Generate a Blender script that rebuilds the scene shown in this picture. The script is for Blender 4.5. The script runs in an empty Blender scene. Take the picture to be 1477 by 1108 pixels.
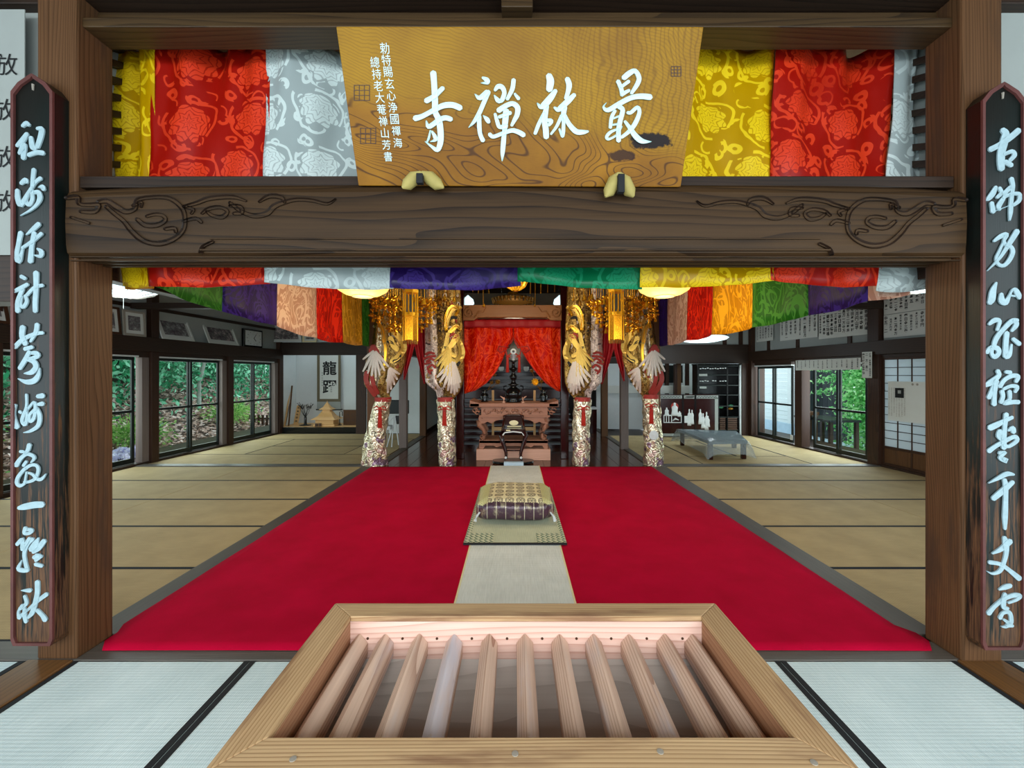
import bpy, math, random
import numpy as np
from mathutils import Vector, Matrix
C = bpy.context.scene.collection
SC = bpy.context.scene
rnd = random.Random(7)
# ------------------------------------------------------------------ camera, world, light, exposure
F, HX, HY, EYE = 618.0, 743.0, 540.0, 1.48
cam = bpy.data.cameras.new('camera'); camo = bpy.data.objects.new('camera', cam); C.objects.link(camo)
camo.location = (0, 0, EYE); camo.rotation_euler = (math.pi/2, 0, 0)
cam.sensor_width = 36; cam.lens = F/1477*36; cam.clip_start = .05
cam.shift_x = (738.5-HX)/1477; cam.shift_y = -(554-HY)/1477
SC.camera = camo
SC.view_settings.view_transform = 'Standard'; SC.view_settings.look = 'None'
SC.view_settings.gamma = 1; SC.view_settings.use_curve_mapping = False
SC.view_settings.exposure = 0.35
w = bpy.data.worlds.new('world'); SC.world = w; w.use_nodes = True
bg = w.node_tree.nodes['Background']; bg.inputs[0].default_value = (.80, .93, 1.0, 1); bg.inputs[1].default_value = 2.0
def area(name, loc, rot, sx, sy, e, col=(1, 1, 1)):
    l = bpy.data.lights.new(name, 'AREA'); l.shape = 'RECTANGLE'; l.size = sx; l.size_y = sy; l.energy = e; l.color = col
    o = bpy.data.objects.new(name, l); C.objects.link(o); o.location = loc; o.rotation_euler = rot; return o
# daylight through the open front of the hall (behind the camera) and through the window rows
area('entrance_daylight', (0, -2.7, 2.3), (math.radians(36), 0, 0), 7.5, 2.0, 350, (.90, .97, 1))
area('window_daylight_left', (-6.9, 8.0, 1.3), (math.radians(90), 0, math.radians(-94)), 5.5, 2.0, 110, (.9, 1, .97))
area('window_daylight_right', (6.5, 8.6, 1.3), (math.radians(90), 0, math.radians(94)), 3.4, 1.8, 100, (.9, .98, 1))
def lamp(name, loc, e, col, r=.15):
    l = bpy.data.lights.new(name, 'POINT'); l.energy = e; l.color = col; l.shadow_soft_size = r
    o = bpy.data.objects.new(name, l); C.objects.link(o); o.location = loc; return o
# ------------------------------------------------------------------ helpers
def PT(px, py, d): return Vector(((px-HX)*d/F, d, EYE-(py-HY)*d/F))
def DF(py): return EYE*F/(py-HY)           # depth of a floor point seen at that height
def onplane(px, py, P0, n):
    r = Vector(((px-HX)/F, 1, -(py-HY)/F)); O = Vector((0, 0, EYE))
    return O + r*((P0-O).dot(n)/r.dot(n))
def lin(c):
    if isinstance(c, str):
        c = [int(c[i:i+2], 16)/255 for i in (0, 2, 4)]
    return tuple((x/12.92 if x <= .04045 else ((x+.055)/1.055)**2.4) for x in c[:3]) + (1,)
class X:
    def __init__(s, nt, sk): s.nt, s.k = nt, sk
    def op(s, o, *a):
        n = s.nt.nodes.new('ShaderNodeMath'); n.operation = o
        for i, v in enumerate((s,)+a):
            if isinstance(v, X): s.nt.links.new(v.k, n.inputs[i])
            else: n.inputs[i].default_value = v
        return X(s.nt, n.outputs[0])
    def __add__(s, o): return s.op('ADD', o)
    def __radd__(s, o): return s.op('ADD', o)
    def __sub__(s, o): return s.op('SUBTRACT', o)
    def __mul__(s, o): return s.op('MULTIPLY', o)
    def __rmul__(s, o): return s.op('MULTIPLY', o)
    def __truediv__(s, o): return s.op('DIVIDE', o)
    def lt(s, o): return s.op('LESS_THAN', o)
    def gt(s, o): return s.op('GREATER_THAN', o)
    def __getattr__(s, nm):
        d = dict(abs='ABSOLUTE', sin='SINE', cos='COSINE', fract='FRACT', floor='FLOOR', mx='MAXIMUM', mn='MINIMUM', pw='POWER', at2='ARCTAN2', sqrt='SQRT', mod='PINGPONG')
        if nm in d: return lambda *a: s.op(d[nm], *a)
        raise AttributeError(nm)
    def ss(s, a, b):
        n = s.nt.nodes.new('ShaderNodeMapRange'); n.interpolation_type = 'SMOOTHSTEP'
        s.nt.links.new(s.k, n.inputs[0]); n.inputs[1].default_value = a; n.inputs[2].default_value = b
        return X(s.nt, n.outputs[0])
class MT:
    """small node-material writer"""
    def __init__(s, name, rough=.6, metal=0, spec=.4):
        s.m = bpy.data.materials.new(name); s.m.use_nodes = True; s.nt = s.m.node_tree
        s.b = s.nt.nodes['Principled BSDF']; s.b.inputs['Roughness'].default_value = rough
        s.b.inputs['Metallic'].default_value = metal; s.b.inputs['Specular IOR Level'].default_value = spec
    def coord(s, kind='Object', sc=(1, 1, 1), rot=(0, 0, 0), loc=(0, 0, 0)):
        t = s.nt.nodes.new('ShaderNodeTexCoord'); mp = s.nt.nodes.new('ShaderNodeMapping')
        s.nt.links.new(t.outputs[kind], mp.inputs[0]); mp.inputs['Scale'].default_value = sc
        mp.inputs['Rotation'].default_value = rot; mp.inputs['Location'].default_value = loc
        return mp.outputs[0]
    def xyz(s, v):
        n = s.nt.nodes.new('ShaderNodeSeparateXYZ'); s.nt.links.new(v, n.inputs[0]); return [X(s.nt, o) for o in n.outputs]
    def vec(s, x, y, z=0.0):
        n = s.nt.nodes.new('ShaderNodeCombineXYZ')
        for i, v in enumerate((x, y, z)):
            if isinstance(v, X): s.nt.links.new(v.k, n.inputs[i])
            else: n.inputs[i].default_value = v
        return n.outputs[0]
    def noise(s, v, sc=5, det=4, rough=.5, dist=0):
        n = s.nt.nodes.new('ShaderNodeTexNoise'); s.nt.links.new(v, n.inputs['Vector'])
        n.inputs['Scale'].default_value = sc; n.inputs['Detail'].default_value = det
        n.inputs['Roughness'].default_value = rough; n.inputs['Distortion'].default_value = dist
        return X(s.nt, n.outputs[0])
    def voro(s, v, sc=5, out='Distance', feat='F1', dim='3D', rn=1):
        n = s.nt.nodes.new('ShaderNodeTexVoronoi'); n.feature = feat; n.voronoi_dimensions = dim
        s.nt.links.new(v, n.inputs['Vector']); n.inputs['Scale'].default_value = sc; n.inputs['Randomness'].default_value = rn
        return n.outputs[out]
    def mixv(s, f, a, b, blend='MIX'):
        n = s.nt.nodes.new('ShaderNodeMix'); n.data_type = 'RGBA'; n.blend_type = blend
        for i, v in ((0, f), (6, a), (7, b)):
            if isinstance(v, X): s.nt.links.new(v.k, n.inputs[i])
            elif hasattr(v, 'is_linked'): s.nt.links.new(v, n.inputs[i])
            elif i == 0: n.inputs[0].default_value = v
            else: n.inputs[i].default_value = lin(v)
        return n.outputs[2]
    def ramp(s, f, stops):
        n = s.nt.nodes.new('ShaderNodeValToRGB'); s.nt.links.new(f.k, n.inputs[0])
        e = n.color_ramp.elements
        e[0].position = stops[0][0]; e[0].color = lin(stops[0][1]); e[1].position = stops[-1][0]; e[1].color = lin(stops[-1][1])
        for p, c in stops[1:-1]: k = e.new(p); k.color = lin(c)
        return n.outputs[0]
    def col(s, c):
        if hasattr(c, 'is_linked'): s.nt.links.new(c, s.b.inputs['Base Color'])
        else: s.b.inputs['Base Color'].default_value = lin(c)
        return s
    def set(s, k, v):
        if isinstance(v, X): s.nt.links.new(v.k, s.b.inputs[k])
        else: s.b.inputs[k].default_value = v
        return s
    def bump(s, h, st=.3, dist=.01):
        n = s.nt.nodes.new('ShaderNodeBump'); n.inputs['Strength'].default_value = st; n.inputs['Distance'].default_value = dist
        s.nt.links.new(h.k, n.inputs['Height']); s.nt.links.new(n.outputs[0], s.b.inputs['Normal']); return s
def plain(name, c, rough=.6, metal=0, var=.12, nsc=8, bump=0, spec=.4):
    t = MT(name, rough, metal, spec); v = t.coord(); n = t.noise(v, nsc, 3)
    t.col(t.mixv((n-.5)*2*var+var, c, '100c08'))
    if bump: t.bump(t.noise(v, nsc*4, 3), bump, .004)
    return t.m
def wood(name, dark, light, axis=0, rings=14, rough=.5, bump=.25, mottled=None, spec=.35, lines=70, amp=5):
    """grain runs along the axis: annual rings as saw-tooth lines, fine pores, broad tone changes"""
    t = MT(name, rough, 0, spec); sc = [1, 1, 1]; sc[axis] = .12
    v = t.coord('Object', tuple(sc)); base = t.noise(v, 1.7, 3, .5, .2)
    o = t.xyz(t.coord()); ac = [o[i] for i in range(3) if i != axis]
    s_ = (ac[0]*lines+ac[1]*(lines*.8)+base*(amp*4)).fract(); saw = s_*s_*s_*-1+1
    s2 = tuple(x*.3 if x < 1 else 1.6 for x in sc); fine = t.noise(t.coord('Object', s2), 55, 4, .6)
    broad = t.noise(t.coord('Object', tuple(.3 if x < 1 else 1 for x in sc)), 2.4, 3)
    f = saw*.30+fine*.35+broad*.45
    c = t.ramp(f, [(.30, dark), (.88, light)])
    if mottled:
        mn = t.noise(t.coord('Object', tuple(x*2.2 if x == 1 else .35 for x in sc)), 3.0, 5, .6)
        c = t.mixv(mn.ss(.5, .68), c, mottled)
    t.col(c); t.bump(f, bump, .003); return t.m
def emis(name, c, st):
    t = MT(name, .5); t.col(c); t.b.inputs['Emission Color'].default_value = lin(c); t.b.inputs['Emission Strength'].default_value = st; return t.m
OFF = {}
def worldoff(o): return OFF.get(o.name, Vector((0, 0, 0)))
def empty(name, label, cat, loc=(0, 0, 0), group=None, kind=None):
    o = bpy.data.objects.new(name, None); C.objects.link(o); o.location = loc; o.empty_display_size = .1
    OFF[o.name] = Vector(loc); tag(o, label, cat, group, kind); return o
def tag(o, label=None, cat=None, group=None, kind=None):
    for k, v in (('label', label), ('category', cat), ('group', group), ('kind', kind)):
        if v: o[k] = v
    return o
class MB:
    def __init__(s): s.v, s.f, s.mi, s.uv, s.cur = [], [], [], {}, 0
    def add(s, vs, fs, uv=None):
        b = len(s.v); s.v += [tuple(p) for p in vs]
        for f in fs: s.f.append(tuple(b+i for i in f)); s.mi.append(s.cur)
        if uv:
            for i, u in enumerate(uv): s.uv[b+i] = u
        return s
    def box(s, x0, x1, y0, y1, z0, z1, M=None):
        vs = [Vector((x, y, z)) for z in (z0, z1) for y in (y0, y1) for x in (x0, x1)]
        if M: vs = [M @ p for p in vs]
        return s.add(vs, [(0, 2, 3, 1), (4, 5, 7, 6), (0, 1, 5, 4), (2, 6, 7, 3), (0, 4, 6, 2), (1, 3, 7, 5)])
    def grid(s, fn, nu, nv, closeu=False, uvf=None, flip=False):
        vs = [fn(i/(nu if closeu else nu-1), j/(nv-1)) for j in range(nv) for i in range(nu)]
        uv = [uvf(i/(nu-1), j/(nv-1)) for j in range(nv) for i in range(nu)] if uvf else None
        fs = []
        for j in range(nv-1):
            for i in range(nu if closeu else nu-1):
                a, b = j*nu+i, j*nu+(i+1) % nu
                q = (a, b, b+nu, a+nu); fs.append(q[::-1] if flip else q)
        return s.add(vs, fs, uv)
    def lathe(s, prof, c=(0, 0, 0), n=20, M=None, sx=1, sy=1):
        c = Vector(c); k = len(prof); vs = []
        for r, z in prof:
            for i in range(n):
                a = 2*math.pi*i/n; p = Vector((r*math.cos(a)*sx, r*math.sin(a)*sy, z)); p = (M @ p) if M else p; vs.append(c+p)
        fs = [(j*n+i, j*n+(i+1) % n, (j+1)*n+(i+1) % n, (j+1)*n+i) for j in range(k-1) for i in range(n)]
        fs.append(tuple(range(n))[::-1]); fs.append(tuple((k-1)*n+i for i in range(n)))
        return s.add(vs, fs)
    def tube(s, pts, r, n=6):
        pts = [Vector(p) for p in pts]; rs = r if isinstance(r, (list, tuple)) else [r]*len(pts)
        vs = []
        for i, p in enumerate(pts):
            t = (pts[min(i+1, len(pts)-1)]-pts[max(i-1, 0)]).normalized()
            a = t.cross(Vector((0, 0, 1)) if abs(t.z) < .9 else Vector((1, 0, 0))).normalized(); b = t.cross(a)
            for k in range(n):
                w_ = 2*math.pi*k/n; vs.append(p+(a*math.cos(w_)+b*math.sin(w_))*rs[i])
        m = len(pts)
        fs = [(j*n+i, j*n+(i+1) % n, (j+1)*n+(i+1) % n, (j+1)*n+i) for j in range(m-1) for i in range(n)]
        fs.append(tuple(range(n))); fs.append(tuple((m-1)*n+i for i in range(n))[::-1])
        return s.add(vs, fs)
    def prism(s, poly, mapf, off):
        """poly: list of 2-D points; mapf -> 3-D; off: extrusion vector"""
        n = len(poly); a = [mapf(*p) for p in poly]; b = [p+off for p in a]
        fs = [tuple(range(n))[::-1], tuple(range(n, 2*n))]+[(i, (i+1) % n, n+(i+1) % n, n+i) for i in range(n)]
        return s.add(a+b, fs)
    def sphere(s, c, r, n=10, m=7, sq=(1, 1, 1)):
        pr = [(max(math.sin(math.pi*j/(m-1)), 1e-3)*r, -math.cos(math.pi*j/(m-1))*r*sq[2]) for j in range(m)]
        return s.lathe(pr, c, n, None, sq[0], sq[1])
    def build(s, name, mats, parent=None, smooth=False, bevel=0, solid=0, label=None, cat=None, group=None, kind=None):
        me = bpy.data.meshes.new(name); o_ = worldoff(parent) if parent else Vector((0, 0, 0))
        me.from_pydata([(p[0]-o_.x, p[1]-o_.y, p[2]-o_.z) for p in s.v], [], s.f)
        if not isinstance(mats, (list, tuple)): mats = [mats]
        for m in mats: me.materials.append(m)
        if len(mats) > 1: me.polygons.foreach_set('material_index', s.mi)
        if s.uv:
            l = me.uv_layers.new(name='UVMap'); d = l.data
            for lp in me.loops: d[lp.index].uv = s.uv.get(lp.vertex_index, (0, 0))
        if smooth: me.polygons.foreach_set('use_smooth', [True]*len(me.polygons))
        me.update()
        o = bpy.data.objects.new(name, me); C.objects.link(o)
        if parent: o.parent = parent; OFF[o.name] = o_
        if bevel:
            b = o.modifiers.new('bevel', 'BEVEL'); b.width = bevel; b.segments = 2; b.limit_method = 'ANGLE'
        if solid:
            b = o.modifiers.new('solid', 'SOLIDIFY'); b.thickness = solid; b.offset = 0
        tag(o, label, cat, group, kind); return o
def bx(name, dims, m, parent=None, bevel=.004, **k): return MB().box(*dims).build(name, m, parent, bevel=bevel, **k)
def catmull(p, n=5):
    if len(p) < 3: return [tuple(np.array(p[0])+(np.array(p[1])-np.array(p[0]))*i/n) for i in range(n+1)]
    q = [p[0]]+list(p)+[p[-1]]; out = []
    for i in range(1, len(q)-2):
        a, b, c, d = map(np.array, q[i-1:i+3])
        for k in range(n):
            t = k/n; out.append(tuple(.5*((2*b)+(-a+c)*t+(2*a-5*b+4*c-d)*t*t+(-a+3*b-3*c+d)*t**3)))
    out.append(tuple(p[-1])); return out
def stroke(mb, pts, mapf, h, dip=.35, n=4):
    """brush stroke: pts = (x, y, width) in drawing units, mapf(x, y) -> 3-D point on the board, h = height vector"""
    s = catmull([tuple(map(float, p)) for p in pts], n); m = len(s); L, Rr, Cc = [], [], []
    A = np.array(s)
    for i in range(m):
        t = A[min(i+1, m-1), :2]-A[max(i-1, 0), :2]; l = np.hypot(*t) or 1; t = t/l; nn = np.array([-t[1], t[0]])
        w_ = max(A[i, 2], 1)/2
        if i == 0: cap0 = [tuple(A[0, :2]-t*w_*math.cos(a)+nn*w_*math.sin(a)) for a in (-1, 0, 1)]
        if i == m-1: cap1 = [tuple(A[i, :2]+t*w_*math.cos(a)+nn*w_*math.sin(a)) for a in (1, 0, -1)]
        L.append(tuple(A[i, :2]+nn*w_)); Rr.append(tuple(A[i, :2]-nn*w_)); Cc.append(tuple(A[i, :2]))
    loop = L+cap1+Rr[::-1]+cap0
    # centre line index for each loop point
    ci = list(range(m))+[m-1]*3+list(range(m))[::-1]+[0]*3; k = len(loop)
    top = [mapf(*p)+h for p in loop]; bot = [mapf(*p) for p in loop]; mid = [mapf(*p)+h*dip for p in Cc]
    fs = []
    for i in range(k):
        j = (i+1) % k; fs.append((i, j, k+j, k+i))
        a, b = 2*k+ci[i], 2*k+ci[j]
        fs.append((j, i, a) if a == b else (j, i, a, b))
    mb.add(top+bot+mid, fs)
def parse(sx):
    return [[tuple(map(float, p.split(','))) for p in st.split(' ') if p] for st in sx.split(';')]
GL = {}
def glyph(ch, bold=0.0):
    k = (ch, bold)
    if k not in GL:
        cu = bpy.data.curves.new('glyph', 'FONT'); cu.body = ch; cu.resolution_u = 2; cu.offset = bold; cu.size = 1
        o = bpy.data.objects.new('glyph', cu); C.objects.link(o)
        bpy.context.view_layer.update()
        me = o.to_mesh(); vs = [tuple(v.co)[:2] for v in me.vertices]; fs = [tuple(p.vertices) for p in me.polygons]
        o.to_mesh_clear(); bpy.data.objects.remove(o); bpy.data.curves.remove(cu)
        if vs:
            a = np.array(vs); c = (a.max(0)+a.min(0))/2; sz = (a.max(0)-a.min(0)).max(); vs = [tuple(p) for p in (a-c)/max(sz, .3)]
        GL[k] = (vs, fs)
    return GL[k]
def put_glyph(mb, ch, O, ux, uz, size, bold=0.0):
    vs, fs = glyph(ch, bold)
    mb.add([O+ux*(x*size)+uz*(y*size) for x, y in vs], fs)
# ------------------------------------------------------------------ materials
M = {}
M['beam'] = wood('dark_beam_wood', '120a05', '48331d', 0, 16, .55, .15, None, .18, 26, 4)
M['dark_x'] = wood('dark_wood_across', '120b07', '35251a', 0, 14, .5, .2, None, .3, 40)
M['dark_y'] = wood('dark_wood_deep', '140b07', '3a271a', 1, 14, .5, .2, None, .3, 40)
M['dark_z'] = wood('dark_wood_upright', '190d07', '43291a', 2, 14, .5, .2, None, .3, 40)
M['rail'] = wood('grey_rail_wood', '2b2621', '5f564c', 1, 16, .5, .3, None, .3, 90)
M['sill'] = wood('grey_sill_wood', '2e2b28', '6b655e', 0, 18, .45, .3, None, .3, 90)
M['plank'] = wood('oak_plank_wood', '4a2f1a', '7c552c', 1, 12, .35, .2, None, .4, 40)
M['rail_lintel'] = wood('dull_lintel_wood', '20160c', '4e3a22', 0, 12, .45, .2, None, .3, 40)
M['pillar'] = wood('cedar_pillar_wood', '33200f', '6a4a31', 2, 12, .5, .35, '473426', .15, 75, 7)
M['palepost'] = wood('grey_window_post_wood', '4c4340', '857872', 2, 10, .6, .2, None, .3, 60)
M['box'] = wood('weathered_box_wood', '8a643e', 'dcbc90', 0, 22, .6, .5, '86634a', .2, 110, 5)
M['box_y'] = wood('weathered_box_wood_deep', '865f3a', 'd4b488', 1, 22, .6, .5, '7c573c', .2, 110, 5)
M['boxin'] = wood('pink_box_lining', 'c09080', 'f4d4c4', 0, 16, .6, .3, None, .2, 70)
M['boxin_y'] = wood('brown_box_lining', '86593f', 'bb8e6c', 1, 16, .6, .3, None, .2, 70)
M['boxslat'] = wood('worn_slat_wood', '9a7460', 'e6cab4', 1, 20, .65, .6, 'c4bcc0', .2, 90)
M['boxfloor'] = wood('grey_box_board', 'b4aca4', 'd6d0c8', 0, 12, .6, .2, None, .2, 9)
M['altar'] = wood('red_brown_altar_wood', '6f4030', 'b07c60', 0, 12, .5, .3)
M['altar_base'] = wood('pink_plinth_wood', 'a87560', 'd8a890', 0, 18, .5, .2)
M['kouryou'] = wood('warm_carved_beam_wood', '6a3f22', 'a9713f', 0, 14, .45, .3)
M['floorwood'] = wood('polished_floor_wood', '2a140c', '5c3320', 1, 8, .16, .05)
M['stairwood'] = wood('blue_grey_step_wood', '3a3e44', '7d868e', 0, 10, .5)
M['shelfwood'] = wood('pale_new_wood', 'b98a52', 'dfb67c', 0, 10, .5)
M['ceil'] = wood('ceiling_board_wood', '1f140d', '4a3524', 1, 8, .6)
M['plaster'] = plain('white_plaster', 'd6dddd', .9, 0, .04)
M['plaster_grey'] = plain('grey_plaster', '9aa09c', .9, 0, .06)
M['black'] = plain('black_cloth', '14161a', .75, 0, .05)
M['lacq'] = plain('black_lacquer', '0a0c0c', .18, 0, .02)
M['redlacq'] = plain('dark_red_lacquer', '2a0a08', .15, 0, .05)
M['sash'] = plain('dark_green_sash_metal', '141c1a', .4, .3, .05)
M['silver'] = plain('white_enamel', 'd6dcdc', .4)
M['white'] = plain('white_paper', 'cfd2cc', .85, 0, .04)
M['cream'] = plain('cream_paint', 'e8dcae', .5, 0, .05)
M['ink'] = plain('black_ink', '101214', .8, 0, .02)
M['redcord'] = plain('red_cord', 'b8291a', .6, 0, .1, 60)
M['brown'] = plain('brown_paint', '4a2c18', .5, 0, .2)
M['gold'] = plain('gilded_metal', 'f4b42c', .25, .75, .25, 30, .3)
M['gold2'] = plain('bright_gilded_metal', 'ffc430', .3, .55, .1, 20)
M['dullgold'] = plain('aged_gilded_metal', 'a8741f', .4, .6, .35, 25, .3)
M['glow'] = emis('warm_lamp_shade', 'f8d070', .9)
M['glowwhite'] = emis('white_lamp_shade', 'd4eef4', 1.0)
def m_tatami(name, c1, c2, along, st=.35):
    t = MT(name, .75, 0, .25); x, y, z = t.xyz(t.coord())
    a, b = (x, y) if along == 0 else (y, x)      # ribs run along a, so they repeat across b
    rib = ((b*105).fract()-.5).abs()*2
    cross = ((a*55).fract()-.5).abs()*2
    n = t.noise(t.coord(), 3.5, 4); fine = t.noise(t.coord('Object', (1, .05, 1) if along else (.05, 1, 1)), 160, 2)
    f = rib*.25+cross*.2+fine*.35+n*.4
    t.col(t.ramp(f, [(.35, c1), (.85, c2)])); t.bump(rib*.6+cross*.5, st, .002); return t.m
M['tat_new'] = m_tatami('new_tatami_weave', 'b2c6c8', 'e0eeee', 0)  # blue tint of the cool front daylight is put into both new mat colours
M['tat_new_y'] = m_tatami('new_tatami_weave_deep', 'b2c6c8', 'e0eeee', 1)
M['tat_old'] = m_tatami('old_tatami_weave', '94805a', 'c2aa7c', 0, .2)
M['tat_old_y'] = m_tatami('old_tatami_weave_deep', '9c8860', 'cab486', 1, .2)
M['runner'] = m_tatami('runner_weave', 'bcc2bc', 'ecf0ec', 1, .3)
def m_carpet():
    t = MT('red_carpet_pile', .95, 0, .05); v = t.coord(); n = t.noise(v, 3, 5, .6); f = t.noise(v, 700, 2)
    t.col(t.ramp(n*.35+f*.65, [(.3, '98041f'), (.72, 'd00a3c')])); t.bump(f, .5, .003)
    return t.m
M['carpet'] = m_carpet()
def m_damask(name, base, fig, scale=3.2, rough=.42, trans=.25, style=0):
    """woven peony and scroll figure on satin; cloth is slightly see-through to light"""
    t = MT(name, rough, 0, .35); uv = t.coord('UV', (scale, scale, 1)); wob = t.noise(uv, 1.6, 2)
    u, v, _ = t.xyz(uv)
    if style == 0:
        p = t.vec(u+(wob-.5)*.25, v+(wob-.5)*.3)
        vo = t.nt.nodes.new('ShaderNodeTexVoronoi'); vo.voronoi_dimensions = '2D'; t.nt.links.new(p, vo.inputs['Vector'])
        vo.inputs['Scale'].default_value = 1.0; vo.inputs['Randomness'].default_value = .35
        cx, cy, _ = t.xyz(vo.outputs['Position']); pu, pv, _ = t.xyz(p)
        dx, dy = pu-cx, pv-cy; r = (dx*dx+dy*dy).sqrt(); th = dy.at2(dx)
        R = (th*4).sin().abs()*.06+(th*9).sin()*.015+.25
        flower = r.lt(R); veins = ((r*12+(th*4).sin().abs()*.8+t.noise(p, 6, 2)*1.6).fract()-.5).abs().lt(.12)
        flower = flower*(X(t.nt, veins.k)*-.75+1)
        # scroll tendrils winding between the flowers
        sp = ((th+r*10)*1.0).sin(); ring = (r-.40-(th*3).sin()*.04).abs().lt(.025)*(th*2+.5).sin().gt(-.55)
        tq = t.vec(pu*3.1, pv*3.1); dv = t.voro(tq, 1.0, 'Distance', 'F1', '2D', .9); dd = X(t.nt, dv)
        ang = (pu*7+(pv*9).sin()*1.3).sin()
        leaf = dd.lt(.30)*dd.gt(.13)*ang.gt(-.2)*r.gt(R+.05)
        curl = (dd-.34).abs().lt(.05)*(pu*9+pv*7).sin().gt(.1)*r.gt(R+.04)
        f = flower.mx(ring).mx(leaf).mx(curl).mn(1)*.8
    else:
        n2 = t.noise(t.vec(u*1.0, v*.6), 2.2, 1.5, .4, 1.6)
        f = ((n2*7).fract()-.5).abs().lt(.16).mx(((t.noise(t.vec(u, v*.5+9), 3.4, 1, .4, 2.2)*5).fract()-.5).abs().lt(.1))
    f = f*(t.noise(uv, .5, 1).ss(.22, .55)*.7+.3)
    if style: t.set('Specular IOR Level', .15)
    c = t.mixv(f, base, fig); t.col(c); t.set('Roughness', f*.2+(rough-.12)); tr = t.nt.nodes.new('ShaderNodeBsdfTranslucent'); t.nt.links.new(c, tr.inputs[0])
    mx = t.nt.nodes.new('ShaderNodeMixShader'); mx.inputs[0].default_value = trans
    t.nt.links.new(t.b.outputs[0], mx.inputs[1]); t.nt.links.new(tr.outputs[0], mx.inputs[2])
    t.nt.links.new(mx.outputs[0], t.nt.nodes['Material Output'].inputs[0]); return t.m
cols = dict(yellow=('c79a00', 'ffe21c'), red=('a81408', 'f0441c'), white=('a9b6b6', 'e6f4f2'), purple=('22104f', '3f2a7e'), green=('007044', '14996a'),
            gold=('b8800c', 'e8b03a'), pink=('b98d78', 'dcbca6'), leaf=('1f6417', '4a9036'), crimson=('b00f06', 'ee2e10'), amber=('d08a08', 'ffb920'))
for k, (a, b) in cols.items():
    M['f_'+k] = m_damask('satin_'+k, a, b, 3.1)
    M['g_'+k] = m_damask('brocade_'+k, a, b, 1.5, .6, .06, 1)
def m_plaque():
    t = MT('zelkova_plaque_wood', .5, 0, .2); v = t.coord(); x, y, z = t.xyz(v)
    wob = t.noise(t.coord('Object', (1, 1, 1)), 2.2, 3, .5, .6)
    up = (z+t.noise(v, 1.6, 2)*.3-.15+(x*.10)).ss(.16, .30)                      # upper: fine straight grain, lower: wide swirling figure
    fine = ((z*85+x*26+wob*10+t.noise(v, 7, 3)*1.6).fract()-.5).abs()*2
    sw = ((t.noise(t.coord('Object', (1.0, 1, 2.4)), 1.1, 1.5, .45, .9)*38).fract()-.5).abs()*2
    pores = t.noise(t.coord('Object', (5, 5, 60)), 6, 3, .6)
    ripple = ((x*40+t.noise(t.coord('Object', (1, 1, .6)), 5, 3)*7).fract()-.5).abs()*2
    rm = x.ss(-.1, .5)*up
    base = t.ramp(t.noise(v, 2.5, 4), [(.3, '7f5804'), (.7, '9f760e')])
    low = t.ramp(t.noise(v, 3.5, 4), [(.3, '6c4204'), (.72, '8f600c')])
    c = t.mixv(up, low, base)
    line_lo = (X(t.nt, sw.k)*-1+1).ss(.72, .98)*(up*-1+1)
    line_hi = (fine*-1+1).ss(.4, 1.0)*up*.42
    c = t.mixv(line_lo*.85, c, '3c1f06'); c = t.mixv(line_hi, c, '6b430a')
    c = t.mixv(rm*(ripple*-1+1).ss(.5, 1)*.5, c, '5f3c0a'); c = t.mixv(pores.ss(.55, .8)*.3, c, '4a2c08')
    # the bark pocket and knots near the lower right corner
    d1 = ((x-.655)*(x-.655)*14+(z-.165)*(z-.165)*160).sqrt()+(t.noise(v, 18, 5, .7)-.5)*.75
    c = t.mixv(d1.ss(.42, .3), c, '160906')
    d2 = ((x-.545)*(x-.545)*22+(z-.105)*(z-.105)*260).sqrt()+(t.noise(v, 14, 5, .7)-.5)*.8
    c = t.mixv(d2.ss(.4, .26)*.9, c, '2c1208')
    t.col(c); t.bump(line_lo*.6+fine*.2, .15, .002); return t.m
M['plaque'] = m_plaque()
def m_board():
    t = MT('worn_black_lacquer_board', .35, 0, .4); v = t.coord(); x, y, z = t.xyz(v)
    n = t.noise(t.coord('Object', (14, 14, .8)), 4, 5, .65); g = t.noise(t.coord('Object', (40, 40, 1.5)), 5, 3)
    wear = (n+(z*-.17+.22)).ss(.56, .70)
    br = t.ramp(g, [(.3, '2c1a10'), (.7, '6d4a2e')]); bk = t.mixv(t.noise(v, 3, 2).ss(.4, .7), '0c1614', '12100c')
    t.col(t.mixv(wear, bk, br)); t.set('Roughness', wear*.3+.3); t.bump(g, .2, .002); return t.m
M['board'] = m_board()
M['boardrim'] = plain('worn_red_board_rim', '6a3a36', .5, 0, .3, 14, .3)
M['char'] = plain('pale_blue_carved_paint', 'a9c3cb', .7, 0, .15, 40, 0, .15)
M['charw'] = plain('white_carved_paint', 'cfe6e4', .6, 0, .04, 40, 0, .2)
def m_wrap(name, c1, c2, c3, rough=.3, metal=.8, sc=14):
    t = MT(name, rough, metal, .5); v = t.coord('Object', (1, 1, .8)); n = t.noise(v, sc, 3, .5, 1.2)
    s2 = ((t.noise(v, sc*.6, 1.5, .4, 1.5)*6).fract()-.5).abs()*2
    c = t.ramp(n, [(.38, c1), (.5, c2), (.62, c3)]); c = t.mixv(s2.lt(.14)*.8, c, '2a2016')
    if 'silver' in name:
        z = t.xyz(t.coord())[2]; n3 = t.noise(v, 7, 2); pm = n3.gt(.56)*((z-.36).abs().lt(.12).mx((z-.08).abs().lt(.07)))
        c = t.mixv(pm*.8, c, '6d4a72'); c = t.mixv((n3.lt(.42)*(z-.12).abs().lt(.16))*.6, c, 'b07a80')
    t.col(c); t.bump(s2*.5+n, .7, .012); return t.m
M['wrap'] = m_wrap('silver_gold_brocade', 'cfc3a0', 'efe6cc', 'b3a27c', .3, .7, 12)
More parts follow.
